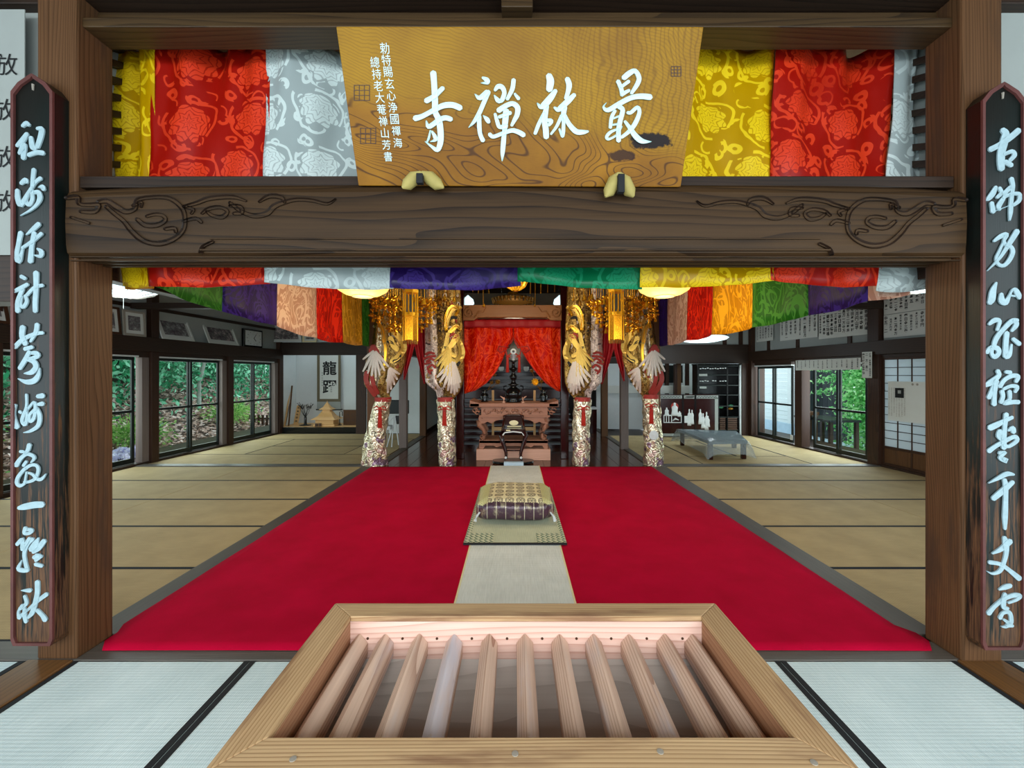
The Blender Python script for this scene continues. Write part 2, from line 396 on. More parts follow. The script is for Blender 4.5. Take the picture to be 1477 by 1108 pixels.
M['wrap_gold'] = m_wrap('gold_brocade', '8a6a2a', 'c9a860', '705020', .38, .6, 16)
M['wrap_brown'] = m_wrap('brown_gold_brocade', '5a3c18', 'a0803c', '3a2410', .45, .5, 18)
M['wrap_white'] = m_wrap('pinkish_white_brocade', 'cdb9ac', 'e6d8cc', 'a8958a', .45, .35, 16)
M['embgold'] = plain('gold_embroidery', 'd8b45a', .32, .75, .2, 60, .5)
M['embwhite'] = plain('white_embroidery', 'd8ccc0', .5, .2, .1, 60, .5)
M['embred'] = plain('red_embroidery', 'a8342c', .6, .1, .2, 60, .5)
M['redcurtain'] = m_damask('scarlet_curtain_satin', 'dc1802', 'ff5420', 1.7, .45, .3, 1)
M['redplain'] = plain('crimson_drape', 'a40a14', .6, 0, .1)
def m_glass():
    m = bpy.data.materials.new('window_glass'); m.use_nodes = True; nt = m.node_tree; nt.nodes.clear()
    o = nt.nodes.new('ShaderNodeOutputMaterial'); a = nt.nodes.new('ShaderNodeBsdfTransparent'); g = nt.nodes.new('ShaderNodeBsdfGlossy')
    a.inputs[0].default_value = (.9, .96, .94, 1); g.inputs['Roughness'].default_value = .02; g.inputs[0].default_value = (.8, .8, .8, 1)
    x = nt.nodes.new('ShaderNodeMixShader'); x.inputs[0].default_value = .05
    nt.links.new(a.outputs[0], x.inputs[1]); nt.links.new(g.outputs[0], x.inputs[2]); nt.links.new(x.outputs[0], o.inputs[0]); return m
M['glass'] = m_glass()
def m_shoji():
    t = MT('shoji_paper', .9); t.col('b4bcc0'); tr = t.nt.nodes.new('ShaderNodeBsdfTranslucent'); tr.inputs[0].default_value = lin('d0d8dc')
    mx = t.nt.nodes.new('ShaderNodeMixShader'); mx.inputs[0].default_value = .4
    t.nt.links.new(t.b.outputs[0], mx.inputs[1]); t.nt.links.new(tr.outputs[0], mx.inputs[2])
    t.nt.links.new(mx.outputs[0], t.nt.nodes['Material Output'].inputs[0]); return t.m
M['shoji'] = m_shoji()
def m_leaf(name, c1, c2, c3, tr=.35):
    t = MT(name, .55, 0, .3); g = t.nt.nodes.new('ShaderNodeNewGeometry'); r = X(t.nt, g.outputs['Random Per Island'])
    c = t.ramp(r, [(0, c1), (.5, c2), (1, c3)]); t.col(c)
    x = t.nt.nodes.new('ShaderNodeBsdfTranslucent'); t.nt.links.new(c, x.inputs[0]); mx = t.nt.nodes.new('ShaderNodeMixShader'); mx.inputs[0].default_value = tr
    t.nt.links.new(t.b.outputs[0], mx.inputs[1]); t.nt.links.new(x.outputs[0], mx.inputs[2]); t.nt.links.new(mx.outputs[0], t.nt.nodes['Material Output'].inputs[0]); return t.m
M['leaf_dark'] = m_leaf('evergreen_leaves', '12603c', '3aa06c', 'a8ecc8')
M['leaf_bright'] = m_leaf('maple_leaves', '3f9a50', '8cd884', 'd0fab8', .5)
M['litter'] = m_leaf('dry_brown_leaves', '94786a', 'c8a898', 'f4e0d8', .1)
M['earth'] = plain('leafy_earth', '55443a', .95, 0, .4, 5, .5)
M['stone'] = plain('pale_blue_grey_paving', 'b4c8d6', .8, 0, .15, 6, .3)
M['trunk'] = plain('pale_bark', 'a9b0a4', .85, 0, .3, 12, .5)
M['hyd'] = m_leaf('lavender_petals', 'c8ccee', 'e6e2f8', 'ffffff', .2)
M['steel'] = plain('grey_frame_paint', '9b9488', .5, 0, .1)
# glyph shapes prepared while the scene is still small
for ch in '放龍躍勅特賜玄心浄國禪海總持老大菴禅山芳書金壱万円奉納御寄附家本田中村郎年月日一二三五高橋木く大本山永平寺福井':
    glyph(ch); glyph(ch, .02)
# ------------------------------------------------------------------ frames for the two side walls (each leans a little off the depth axis)
class WallFrame:
    def __init__(s, x0, slope, side): s.x0, s.k, s.side = x0, slope, side
    def X(s, d): return s.x0+s.k*d
    def D(s, px): return s.x0/((px-HX)/F-s.k)
    def P(s, d, z, t=0): return Vector((s.X(d)-s.side*t, d, z))      # t = distance into the room
    def slab(s, mb, d0, d1, z0, z1, t0, t1):
        vs = [s.P(d, z, t) for z in (z0, z1) for t in (t0, t1) for d in (d0, d1)]
        return mb.add(vs, [(0, 2, 3, 1), (4, 5, 7, 6), (0, 1, 5, 4), (2, 6, 7, 3), (0, 4, 6, 2), (1, 3, 7, 5)])
LW = WallFrame(-6.617, .0673, -1); RW = WallFrame(6.345, -.062, 1)
BACKL, BACKR, BACKC = 10.72, 10.4, 13.2
# ------------------------------------------------------------------ floor and its pieces
floor = MB().box(-7.4, 7.0, -2.2, 13.4, -.30, -.045).build('floor', M['dark_y'], label='dark timber subfloor under the mats and boards', cat='floor', kind='structure')
def mat_(x0, x1, y0, y1, m, along, border):
    """one tatami; cloth borders on the two long sides"""
    o = bx('tatami_mat', (x0+.002, x1-.002, y0+.002, y1-.002, -.045, 0), m, floor, .004)
    for s in (0, 1):
        if along == 0: q = ((x0+.003, x1-.003, y0+.003, y0+border) if not s else (x0+.003, x1-.003, y1-border, y1-.003))
        else: q = ((x0+.003, x0+border, y0+.003, y1-.003) if not s else (x1-border, x1-.003, y0+.003, y1-.003))
        MB().box(q[0], q[1], q[2], q[3], -.01, .0025).build('cloth_border', M['black'], o)
for i in range(5):
    x0 = -2.275+.91*i
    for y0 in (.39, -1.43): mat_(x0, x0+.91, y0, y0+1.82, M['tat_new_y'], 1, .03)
for s in (-1, 1):
    x0 = -3.43 if s < 0 else 2.52
    for y0 in (.39, -1.43):
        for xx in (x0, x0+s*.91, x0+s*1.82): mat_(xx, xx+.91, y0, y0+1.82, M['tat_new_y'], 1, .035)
    bx('threshold_board', (min(s*2.285, s*2.515), max(s*2.285, s*2.515), -1.43, 2.215, -.045, .006), M['plank'], floor, .004)
XL, XR = -6.02, 5.86
y = 2.37
for i in range(5):
    for (a, b) in ((-2.45, -4.27), (-4.27, -6.09)): mat_(b, a, y, y+.9, M['tat_old'], 0, .018)
    for (a, b) in ((2.41, 4.2), (4.2, 5.98)): mat_(a, b, y, y+.9, M['tat_old'], 0, .018)
    y += .9
bx('threshold_board', (-6.2, -2.2, 6.87, 7.03, -.045, .012), M['sill'], floor)
bx('threshold_board', (2.2, 6.1, 6.87, 7.03, -.045, .012), M['sill'], floor)
bx('threshold_board', (-6.6, 6.3, 2.215, 2.37, -.045, .004), M['sill'], floor)
for q in ((-4.1, -2.3, 7.03, 7.93, 0), (-6.1, -4.1, 7.03, 7.93, 0), (-6.05, -5.0, 7.93, 9.75, 1), (-5.0, -3.18, 7.93, 8.84, 0), (-5.0, -3.18, 8.84, 9.75, 0), (-3.18, -2.3, 7.93, 9.75, 1), (-4.1, -2.3, 9.75, 10.66, 0), (-6.0, -4.1, 9.75, 10.66, 0),
          (2.25, 3.11, 7.03, 8.85, 1), (2.25, 3.11, 8.85, 10.35, 1), (3.11, 4.9, 7.03, 7.75, 0), (3.11, 4.0, 7.75, 9.5, 1), (4.0, 4.9, 7.75, 9.5, 1), (4.9, 5.85, 7.03, 8.85, 1), (4.9, 5.8, 8.85, 10.35, 1), (3.11, 4.9, 9.5, 10.35, 0)):
    mat_(q[0], q[1], q[2], q[3], M['tat_old_y' if q[4] else 'tat_old'], q[4], .016)
for s, (x0, x1) in ((-1, (-2.45, -2.19)), (1, (2.16, 2.41))): bx('side_rail_board', (x0, x1, 2.43, 6.86, -.045, .006), M['rail'], floor)
k = 0
for i in range(18):
    x0 = -2.19+i*.2417; bx('floorboard', (x0+.0015, x0+.2402, 6.86, 12.9, -.045, 0), M['floorwood'], floor, .002)
MB().box(-2.19, 2.16, 2.37, 6.86, -.045, -.012).build('carpet_underlay', M['dark_y'], floor)
# carpet and runner
mb = MB(); T = .006
out = [(-2.265, 2.29), (2.285, 2.27), (2.285, 2.44), (2.20, 2.5), (2.18, 6.82), (-2.28, 6.82), (-2.30, 2.5), (-2.265, 2.44)]
nx, ny = 60, 60
def cf(u, v):
    yy = 2.285+v*(6.82-2.285); xl = -2.262 if yy < 2.44 else -2.30+(yy-2.5)*.004; xr = 2.282 if yy < 2.44 else 2.225-(yy-2.5)*.012
    r = .06
    if yy < 2.285+r: q = r-math.sqrt(max(r*r-(2.285+r-yy)**2, 0)); xl += q; xr -= q
    x = xl+(xr-xl)*u
    return Vector((x, yy, .0065+.0022*math.sin(x*2.3+yy*5)*math.sin(yy*3.1)+.002))
mb.grid(cf, nx, ny); mb.build('red_carpet', M['carpet'], smooth=True, solid=.006, label='large plain red carpet covering the hall floor between the front pillars', cat='carpet')
mb = MB().box(-.385, .385, 1.0, 6.86, .013, .017)
ru = empty('woven_runner', 'long pale woven rush runner lying down the middle of the red carpet', 'runner', (0, 0, .012))
mb.build('weave', M['runner'], ru)
for s in (-1, 1): MB().box(s*.385-.006, s*.385+.006, 1.0, 6.86, .012, .019).build('edge_binding', M['cream'], ru)
# ------------------------------------------------------------------ front pillars, beams and lintels
def pillar(name, x0, x1, y0, y1, z1, m, lab, bev=.012, z0=0):
    return bx(name, (x0, x1, y0, y1, z0, z1), m, None, bev, label=lab, cat='pillar', kind='structure')
pillar('pillar', -2.48, -2.273, 2.22, 2.425, 3.9, M['pillar'], 'square front timber pillar behind the left calligraphy board')
pillar('pillar', 2.296, 2.504, 2.20, 2.405, 3.9, M['pillar'], 'square front timber pillar behind the right calligraphy board')
# carved main beam
cb = empty('carved_beam', 'thick dark tie beam with carved swirls over the hall opening', 'beam', (0, 2.3, 2.08), kind='structure')
mb = MB()
def beamtop(x): return 2.462-.012*abs(x/2.28)-.018*max(0, abs(x)-1.6)**2*3
sec = []
N = 48
def bf(u, v):
    x = -2.285+4.58*u; zt = beamtop(x); zb = 2.088
    prof = [(2.415, zb), (2.20, zb), (2.186, zb+.012), (2.180, zb+.05), (2.176, (zt+zb)/2), (2.180, zt-.05), (2.192, zt-.018), (2.215, zt), (2.415, zt)]
    p = prof[round(v*8)]; return Vector((x, p[0], p[1]))
mb.grid(bf, N, 9, flip=True); mb.build('beam_body', M['beam'], cb, smooth=False)
Hn = Vector((0, -.017, 0)); P0b = Vector((0, 2.186, 2.3)); nb = Vector((0, 1, 0))
M['carve'] = wood('carved_wood', '080503', '33231a', 0, 16, .35, .1, None, .5, 26, 4)  # darker copy of the beam wood, groove shade put into the colour
carv = '''1425,175,3 1380,200,7 1300,182,9 1220,178,9 1150,195,11 1105,215,13 1070,250,13 1000,262,12 930,235,10 880,195,8;1030,190,5 1080,160,11 1140,165,11 1160,190,7;960,185,5 900,165,10 830,165,11 760,175,11 710,195,9 640,215,7;735,250,6 770,225,9 830,218,9 865,240,9 840,268,11 790,262,9 760,240,7;880,210,7 930,215,11 940,245,10 900,250,8;200,190,9 240,185,13 290,215,15 340,240,13 390,225,9 400,180,9 480,165,9 560,170,11 620,210,11 645,260,10 640,330,10 590,380,11 510,405,13 430,390,13 370,340,12 330,290,10 280,250,10 240,215,9;400,280,9 440,310,12 500,310,11 545,285,10 530,260,9 490,255,8 450,265,7;35,170,9 90,165,11 100,200,9 150,205,9 200,205,11 180,240,11 110,240,9;60,270,7 150,300,7;640,290,7 700,275,9 730,295,8;545,330,8 590,325,9 600,345,8;725,450,7 740,420,7 790,395,7;380,210,8 420,190,8 420,215,6;650,215,8 690,230,8 680,250,6'''
m1, m2 = MB(), MB()
for st in parse(carv):
    A = [(90+a/3.602, 240+b/3.602, c/3.602*2.1) for a, b, c in st]
    stroke(m1, A, lambda x, y: onplane(x, y, P0b, nb), Hn, -.1)
    B = [(2*744.5-a, b+3, c) for a, b, c in A]
    stroke(m2, B[::-1], lambda x, y: onplane(x, y, P0b, nb), Hn, -.1)
m1.build('cloud_carving', M['carve'], cb, smooth=False); m2.build('cloud_carving', M['carve'], cb, smooth=False)
def bz(py): return EYE-(py-HY)*2.18/F
for z, hh, x0 in ((bz(345), .007, 1.55), (bz(361), .009, 1.6), (bz(371), .006, 2.26), (bz(376), .006, 2.26)):
    MB().box(-x0, x0, 2.170, 2.19, z-hh/2, z+hh/2).build('moulding', M['beam'], cb, bevel=.002)
for yy in (2.24, 2.30, 2.36): MB().box(-2.27, 2.28, yy, yy+.025, 2.074, 2.09).build('sliding_track', M['beam'], cb)
bx('trim_1', (-2.272, 2.29, 2.235, 2.41, 2.455, 2.515), M['dark_x'], None, label='flat dark board lying along the top of the carved beam', cat='lintel', kind='structure')
bx('trim_2', (-2.273, 2.296, 2.25, 2.41, 3.305, 3.355), M['rail_lintel'], None, label='thin brown head rail above the upper curtain', cat='lintel', kind='structure')
bx('trim_3', (-2.273, 2.296, 2.33, 2.40, 3.375, 3.45), M['rail_lintel'], None, label='lighter brown rail set back above the head rail', cat='lintel', kind='structure')
bx('trim_4', (-2.273, 2.296, 2.20, 2.41, 3.455, 3.9), M['dark_x'], None, label='deep dark top beam along the upper edge of the opening', cat='lintel', kind='structure')
bx('trim_5', (-.07, .09, 2.18, 2.40, 3.35, 3.46), M['rail_lintel'], None, label='short square post above the name plaque', cat='post', kind='structure')
# side bays next to the front pillars
for s, x0, x1 in ((-1, -4.5, -2.48), (1, 2.504, 4.5)):
    a = ('left', 'right')[s > 0]
    w_ = empty('wall_front_'+a, 'front wall strip above the %s side opening' % a, 'wall', (x0, 2.3, 0), kind='structure')
    bx('lintel_beam', (x0, x1, 2.24, 2.40, 1.86, 2.12), M['dark_x'], w_)
    bx('upper_beam', (x0, x1, 2.24, 2.40, 3.42, 3.6), M['dark_x'], w_)
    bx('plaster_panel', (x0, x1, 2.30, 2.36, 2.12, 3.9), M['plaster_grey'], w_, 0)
# ------------------------------------------------------------------ long beams and plaster over the two sides of the nave, rear of the nave
for s, x0, x1, a in ((-1, -2.50, -2.40, 'left'), (1, 2.38, 2.48, 'right')):
    w_ = empty('wall_nave_'+a, 'upper plaster wall over the %s side of the nave' % a, 'wall', (x0, 2.43, 0), kind='structure')
    bx('rail_beam', (x0, x1, 2.43, 6.75, 2.04, 2.22), M['dark_y'], w_)
    for k in range(9):
        z = 2.56+k*.10; MB().add([Vector((x0+.0+s*-.012, yy, zz)) for yy, zz in ((2.44, z), (2.80, z+.16), (2.80, z+.20), (2.44, z+.04))]+[Vector((x0+.1*(s < 0)+s*-.03+(.0), yy, zz)) for yy, zz in ((2.44, z), (2.80, z+.16), (2.80, z+.20), (2.44, z+.04))], [(0, 1, 2, 3), (7, 6, 5, 4), (0, 4, 5, 1), (1, 5, 6, 2), (2, 6, 7, 3), (3, 7, 4, 0)]).build('slanting_slat', M['dark_y'], w_)
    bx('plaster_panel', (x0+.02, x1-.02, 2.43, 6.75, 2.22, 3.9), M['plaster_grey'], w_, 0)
mb = MB(); ce = empty('ceiling', 'dark board ceiling high over the nave and lower over the aisles', 'ceiling', (0, 5, 2.8), kind='structure')
for i in range(12): bx('ceiling_board', (-2.45+i*.41, -2.45+i*.41+.405, -5, 13.2, 3.9, 3.93), M['ceil'], ce, 0)
bx('ceiling_panel', (-6.5, -2.47, 2.4, 10.9, 2.85, 2.9), M['ceil'], ce, 0)
bx('ceiling_panel', (2.45, 6.4, 2.4, 10.6, 2.85, 2.9), M['ceil'], ce, 0)
bx('ceiling_panel', (-6.5, -2.47, -5, 2.4, 3.9, 3.93), M['ceil'], ce, 0)
bx('ceiling_panel', (2.45, 6.4, -5, 2.4, 3.9, 3.93), M['ceil'], ce, 0)
bx('sky_block_board', (-6.5, 6.4, -5.06, -5, 2.45, 3.93), M['ceil'], ce, 0)  # unseen behind the camera, added to keep high sky light off the upper beams
# transverse beams at the line of the wrapped pillars
bx('beam', (-6.2, -2.42, 6.87, 7.01, 2.54, 2.63), M['dark_x'], None, label='dark cross beam high over the left aisle', cat='beam', kind='structure')
bx('beam', (2.4, 6.0, 6.87, 7.01, 2.54, 2.63), M['dark_x'], None, label='dark cross beam high over the right aisle', cat='beam', kind='structure')
bx('beam', (-2.5, 2.45, 6.98, 7.12, 3.06, 3.35), M['dark_x'], None, label='dark cross beam over the four wrapped pillars', cat='beam', kind='structure')
# ------------------------------------------------------------------ left wall
wl = empty('wall_left', 'left aisle wall with plaster over a row of garden windows', 'wall', (LW.X(7), 7, 0), kind='structure')
def lwb(name, d0, d1, z0, z1, t0, t1, m, bev=.004): return LW.slab(MB(), d0, d1, z0, z1, t0, t1).build(name, m, wl, bevel=bev)
lwb('plaster_panel', 2.4, BACKL+.8, 2.1, 2.86, -.08, -.02, M['plaster_grey'], 0)
lwb('ledge_beam', 2.4, BACKL, 1.86, 2.09, -.1, .10, M['dark_y'])
lwb('head_rail', 2.4, BACKL, 1.76, 1.86, -.08, .02, M['dark_y'])
lwb('sill_board', 2.4, BACKL, -.04, .035, -.08, .06, M['dark_y'])
posts = [5.12, LW.D(218.5), LW.D(329), LW.D(402)]
for d in posts:
    lwb('wall_post', d-.07, d+.07, 0, 1.87 if 8 < d < 10 else 2.86, -.10, .07, M['dark_z']); lwb('pale_post', d-.20, d-.075, 0, 1.76, -.08, .03, M['palepost'])
lwb('picture_rail', 2.4, BACKL, 2.56, 2.62, -.03, .0, M['dark_y'])
def window(idx, W, d0, d1, ztop, label):
    w_ = empty('window_%d' % idx, label, 'window', W.P((d0+d1)/2, .04, -.03), kind='structure'); mid = (d0+d1)/2; dm = ztop*.5
    for k, (a, b, t) in enumerate(((d0, mid+.03, -.02), (mid-.03, d1, -.055))):
        mb = MB()
        for q in ((a, a+.045, .04, ztop), (b-.045, b, .04, ztop)): W.slab(mb, q[0], q[1], q[2], q[3], t-.015, t+.015)
        for z0, z1 in ((.04, .12), (ztop-.05, ztop), (dm-.02, dm+.02)): W.slab(mb, a+.045, b-.045, z0, z1, t-.013, t+.013)
        f = mb.build('sash', M['sash'], w_, bevel=.003)
        for z0, z1 in ((.12, dm-.02), (dm+.02, ztop-.05)):
            g = MB(); g.add([W.P(a+.045, z0, t), W.P(b-.045, z0, t), W.P(b-.045, z1, t), W.P(a+.045, z1, t)], [(0, 1, 2, 3)]); g.build('pane', M['glass'], f)
    W.slab(MB(), d0, d1, ztop, ztop+.025, -.06, .03).build('top_rail', M['silver'], w_)
    return w_
window(1, LW, 3.6, 5.04, 1.76, 'nearest aluminium sash garden window at the far left edge, half hidden by the calligraphy board')
window(2, LW, 5.19, LW.D(197.6), 1.76, 'garden window beside the left front pillar with hydrangeas outside')
window(3, LW, LW.D(224), LW.D(319), 1.76, 'middle garden window of the left aisle with a pale tree trunk outside')
window(4, LW, LW.D(335), LW.D(394), 1.76, 'far garden window of the left aisle next to the alcove')
# ------------------------------------------------------------------ alcove (tokonoma) at the end of the left aisle
wb = empty('wall_back_left', 'white back wall and alcove at the end of the left aisle', 'wall', (-4, BACKL, 0), kind='structure')
bx('platform_front', (-5.98, -3.72, BACKL, BACKL+.08, 0, .15), M['lacq'], wb)
bx('platform_top', (-5.98, -3.72, BACKL+.08, BACKL+1.0, .0, .15), M['shelfwood'], wb)
bx('plaster_panel', (-6.1, -3.6, BACKL+1.0, BACKL+1.05, 0, 2.6), M['plaster'], wb, 0)
bx('plaster_panel', (-6.03, -5.99, BACKL+.12, BACKL+1.0, 0, 2.3), M['plaster'], wb, 0)
bx('alcove_post', (PT(527, 0, BACKL).x-.22, PT(527, 0, BACKL).x+.02, BACKL-.05, BACKL+.12, 0, 2.8), M['dark_z'], wb)
bx('alcove_post', (-6.02, -5.86, BACKL-.05, BACKL+.12, 0, 2.8), M['dark_z'], wb)
bx('lintel_beam', (-6.0, -2.4, BACKL-.06, BACKL+.1, 1.96, 2.27), M['dark_x'], wb)
bx('plaster_panel', (-6.0, -2.4, BACKL, BACKL+.05, 2.27, 2.86), M['plaster'], wb, 0)
bx('thin_post', (PT(420, 0, BACKL+.9).x, PT(423.5, 0, BACKL+.9).x, BACKL+.94, BACKL+.99, .15, 2.3), M['dark_z'], wb, 0)
bx('plaster_panel', (PT(527, 0, BACKL).x, -2.3, BACKL+.02, BACKL+.06, 0, 1.96), M['plaster'], wb, 0)
# ------------------------------------------------------------------ right wall
wr = empty('wall_right', 'right aisle wall with plaster over windows and a paper screen door', 'wall', (RW.X(7), 7, 0), kind='structure')
def rwb(name, d0, d1, z0, z1, t0, t1, m, bev=.004, par=None): return RW.slab(MB(), d0, d1, z0, z1, t0, t1).build(name, m, par or wr, bevel=bev)
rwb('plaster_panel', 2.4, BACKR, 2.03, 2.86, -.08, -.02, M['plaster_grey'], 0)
rwb('ledge_beam', 2.4, BACKR, 1.80, 2.02, -.1, .09, M['dark_y'])
rwb('head_rail', 2.4, BACKR, 1.745, 1.80, -.08, .03, M['dark_y'])
rwb('sill_board', 2.4, BACKR, -.04, .03, -.08, .06, M['dark_y'])
for d in (4.9, 7.0, RW.D(1156)): rwb('wall_post', d-.10, d+.10, 0, 1.99 if d > 7.1 else 2.86, -.10, .07, M['dark_z'])
rwb('wall_post', RW.D(1088), RW.D(1088)+.12, 0, 2.86, -.1, .07, M['dark_z'])
for px in (1108, 1150, 1225): rwb('wall_post', RW.D(px)-.04, RW.D(px)+.04, 2.0, 2.86, -.03, .006, M['dark_z'])
window(5, RW, RW.D(1251), RW.D(1170), 1.66, 'near glass door of the right aisle with bright maple leaves outside')
window(6, RW, RW.D(1143), RW.D(1090), 1.66, 'far glass door of the right aisle with a pale board wall outside')
rwb('head_rail', RW.D(1251), RW.D(1170), 1.685, 1.75, -.08, .03, M['dark_y']); rwb('head_rail', RW.D(1143), RW.D(1090), 1.685, 1.75, -.08, .03, M['dark_y'])
rwb('glazing_gap_panel', 2.4, 4.8, 0, 1.75, -.06, -.02, M['plaster_grey'], 0)
# paper screen door
for n_, (d0, d1) in enumerate(((5.93, 6.9), (5.0, 5.93))):
    dr = empty('door_%d' % (n_+1), ('far', 'near')[n_]+' sliding paper screen door of the right aisle with wooden lower panel', 'door', RW.P(d0, .03, .0), kind='structure')
    t = .0+.03*n_
    rwb('paper', d0+.04, d1-.04, .33, 1.72, t-.004, t, M['shoji'], 0, dr)
    for a, b, z0, z1 in ((d0, d0+.04, .03, 1.745), (d1-.04, d1, .03, 1.745), (d0+.04, d1-.04, 1.71, 1.745), (d0+.04, d1-.04, .30, .34), (d0+.04, d1-.04, .03, .07)): rwb('frame_bar', a, b, z0, z1, t-.018, t+.018, M['dark_z'], .002, dr)
    for i in range(1, 11): z = .34+1.37*i/11; rwb('lattice_bar', d0+.04, d1-.04, z-.005, z+.005, t, t+.012, M['dark_y'], 0, dr)
    for i in range(1, 4): d = d0+.04+(d1-d0-.08)*i/4; rwb('lattice_bar', d-.006, d+.006, .34, 1.71, t, t+.012, M['dark_z'], 0, dr)
    for a, b in ((d0+.04, (d0+d1)/2-.01), ((d0+d1)/2+.01, d1-.04)): rwb('wood_panel', a, b, .07, .30, t-.006, t+.004, M['pillar'], .002, dr)
    rwb('frame_bar', (d0+d1)/2-.01, (d0+d1)/2+.01, .07, .30, t-.01, t+.012, M['dark_z'], 0, dr)
# ------------------------------------------------------------------ back wall of the right aisle
wk = empty('wall_back_right', 'back wall of the right aisle with a dark beam', 'wall', (4, BACKR, 0), kind='structure')
bx('lintel_beam', (2.2, 5.8, BACKR-.05, BACKR+.1, 1.74, 2.2), M['dark_x'], wk)
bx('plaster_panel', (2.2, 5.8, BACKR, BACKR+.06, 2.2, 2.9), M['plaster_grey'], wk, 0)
for px in (1045, 1068, 1102): x = PT(px, 0, BACKR).x; bx('wall_post', (x-.05, x+.05, BACKR-.02, BACKR+.02, 2.2, 2.9), M['dark_z'], wk)
bx('plaster_panel', (2.2, 5.8, 11.6, 11.66, 0, 2.9), M['plaster'], wk, 0)
bx('wall_post', (PT(1069, 0, BACKR).x, PT(1090, 0, BACKR).x+.2, BACKR-.04, BACKR+.12, 0, 1.74), M['dark_z'], wk)
bx('pale_post', (PT(1067, 0, BACKR).x-.04, PT(1071.5, 0, BACKR).x, BACKR-.02, BACKR+.02, 0, 1.72), M['silver'], wk)
bx('wall_post', (PT(972, 0, 10.9).x, PT(976, 0, 10.9).x, 10.85, 10.95, 0, 1.74), M['dark_z'], wk)
bx('round_post', (PT(976, 0, 10.9).x, PT(981.5, 0, 10.9).x, 10.85, 10.95, 0, 1.76), M['pillar'], wk)
for px in (962, 991): x = PT(px, 0, 11.4).x; bx('wall_post', (x-.04, x+.04, 11.35, 11.45, 0, 2.0), M['dark_z'], wk)
bx('pale_rail', (2.3, 4.6, 11.3, 11.36, .98, 1.18), M['white'], wk)
bx('dark_window', (3.1, 4.5, 11.5, 11.55, 1.25, 1.72), M['sash'], wk)
# posts along the rear side passages, rear wall
for px, d, lab in ((582, 8.62, 'grey wooden post behind the left drape, nearer of two'), (610.5, 10.3, 'brown wooden post behind the left drape, farther of two'), (900, 8.5, 'grey wooden post behind the right drape, nearer of two'), (871.5, 10.2, 'pale wooden post behind the right drape, farther of two')):
    x = PT(px, 0, d).x; pillar('pillar', x-.075, x+.075, d-.07, d+.07, 3.0, M['palepost'] if d < 9 else M['pillar'], lab, .006)
for s in (-1, 1):
    bx('threshold_board', (min(s*2.14, s*2.27), max(s*2.14, s*2.27), 7.05, 12.9, -.045, .012), M['rail'], floor)
wc = empty('wall_back_centre', 'dark rear wall behind the altar', 'wall', (0, BACKC, 0), kind='structure')
bx('rear_panel', (-3.0, 3.0, 12.9, 13.0, 0, 3.9), M['dark_x'], wc, 0)
bx('side_panel', (-2.3, -2.22, 10.5, 12.9, 0, 2.6), M['plaster'], wc, 0)
bx('rail_board', (-2.22, -2.2, 10.5, 12.9, 0, .09), M['dark_y'], wc, 0)
bx('plaster_panel', (-6.1, -2.3, 11.9, 11.95, 0, 3), M['plaster'], wc, 0)
bx('side_panel', (2.3, 2.38, 11.7, 12.9, 0, 2.6), M['plaster_grey'], wc, 0)
bx('rear_plaster', (-2.2, 2.3, 12.8, 12.9, 1.95, 3.9), M['plaster_grey'], wc, 0)
for s in (-1, 1):
    bx('head_beam', (min(s*2.12, s*2.28), max(s*2.12, s*2.28), 7.1, 12.9, 1.86, 2.1), M['dark_y'], wc, 0)
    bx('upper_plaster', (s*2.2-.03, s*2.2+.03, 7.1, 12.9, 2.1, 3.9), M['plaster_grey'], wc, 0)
# ------------------------------------------------------------------ offering box
bxo = empty('offering_box', 'weathered wooden offering box with slatted top in the foreground', 'offering box', (0.02, 1.15, 0))
ZB = .70; kz = (EYE-ZB)*F
yb, ybi, yfi, yf = kz/(870-HY), kz/(889-HY), kz/(1063-HY), .835
def bxx(px, d): return (px-HX)*d/F
xl, xr = bxx(483.5, yb), bxx(1031.5, yb); xli, xri = bxx(505.5, ybi), bxx(1012, ybi)
# mitred rim boards
def rim(name, pts, m):
    mb = MB(); mb.prism(pts, lambda x, y: Vector((x, y, ZB-.018)), Vector((0, 0, .018))); return mb.build(name, m, bxo, bevel=.003)
rim('rim_board', [(xl, yb), (xr, yb), (xri, ybi), (xli, ybi)], M['box'])
rim('rim_board', [(xl, yf), (xli, yfi), (xri, yfi), (xr, yf)], M['box'])
rim('rim_board', [(xl, yb), (xli, ybi), (xli, yfi), (xl, yf)], M['box_y'])
rim('rim_board', [(xr, yb), (xr, yf), (xri, yfi), (xri, ybi)], M['box_y'])
# outer walls (below the rim) and inner lining
for q, m in (((xl+.03, xr-.03, yb-.055, yb-.03, 0, ZB-.018), 'box'), ((xl+.03, xr-.03, yf+.03, yf+.055, 0, ZB-.018), 'box')):
    bx('side_board', q, M[m], bxo)
for q in ((xl+.03, xl+.055, yf+.055, yb-.055, 0, ZB-.018), (xr-.055, xr-.03, yf+.055, yb-.055, 0, ZB-.018)): bx('side_board', q, M['box_y'], bxo)
bx('lining_board', (xli-.012, xri+.012, ybi, ybi+.025, .53, ZB-.018), M['boxin'], bxo, .001)
bx('lining_board', (xli-.012, xri+.012, yfi-.025, yfi, .30, ZB-.018), M['boxin'], bxo, .001)
bx('lining_board', (xli-.025, xli, yfi, ybi, .20, ZB-.018), M['boxin_y'], bxo, .001)
bx('lining_board', (xri, xri+.025, yfi, ybi, .20, ZB-.018), M['boxin_y'], bxo, .001)
mb = MB(); a, b = (ybi+.01, .567), (.93, .33)
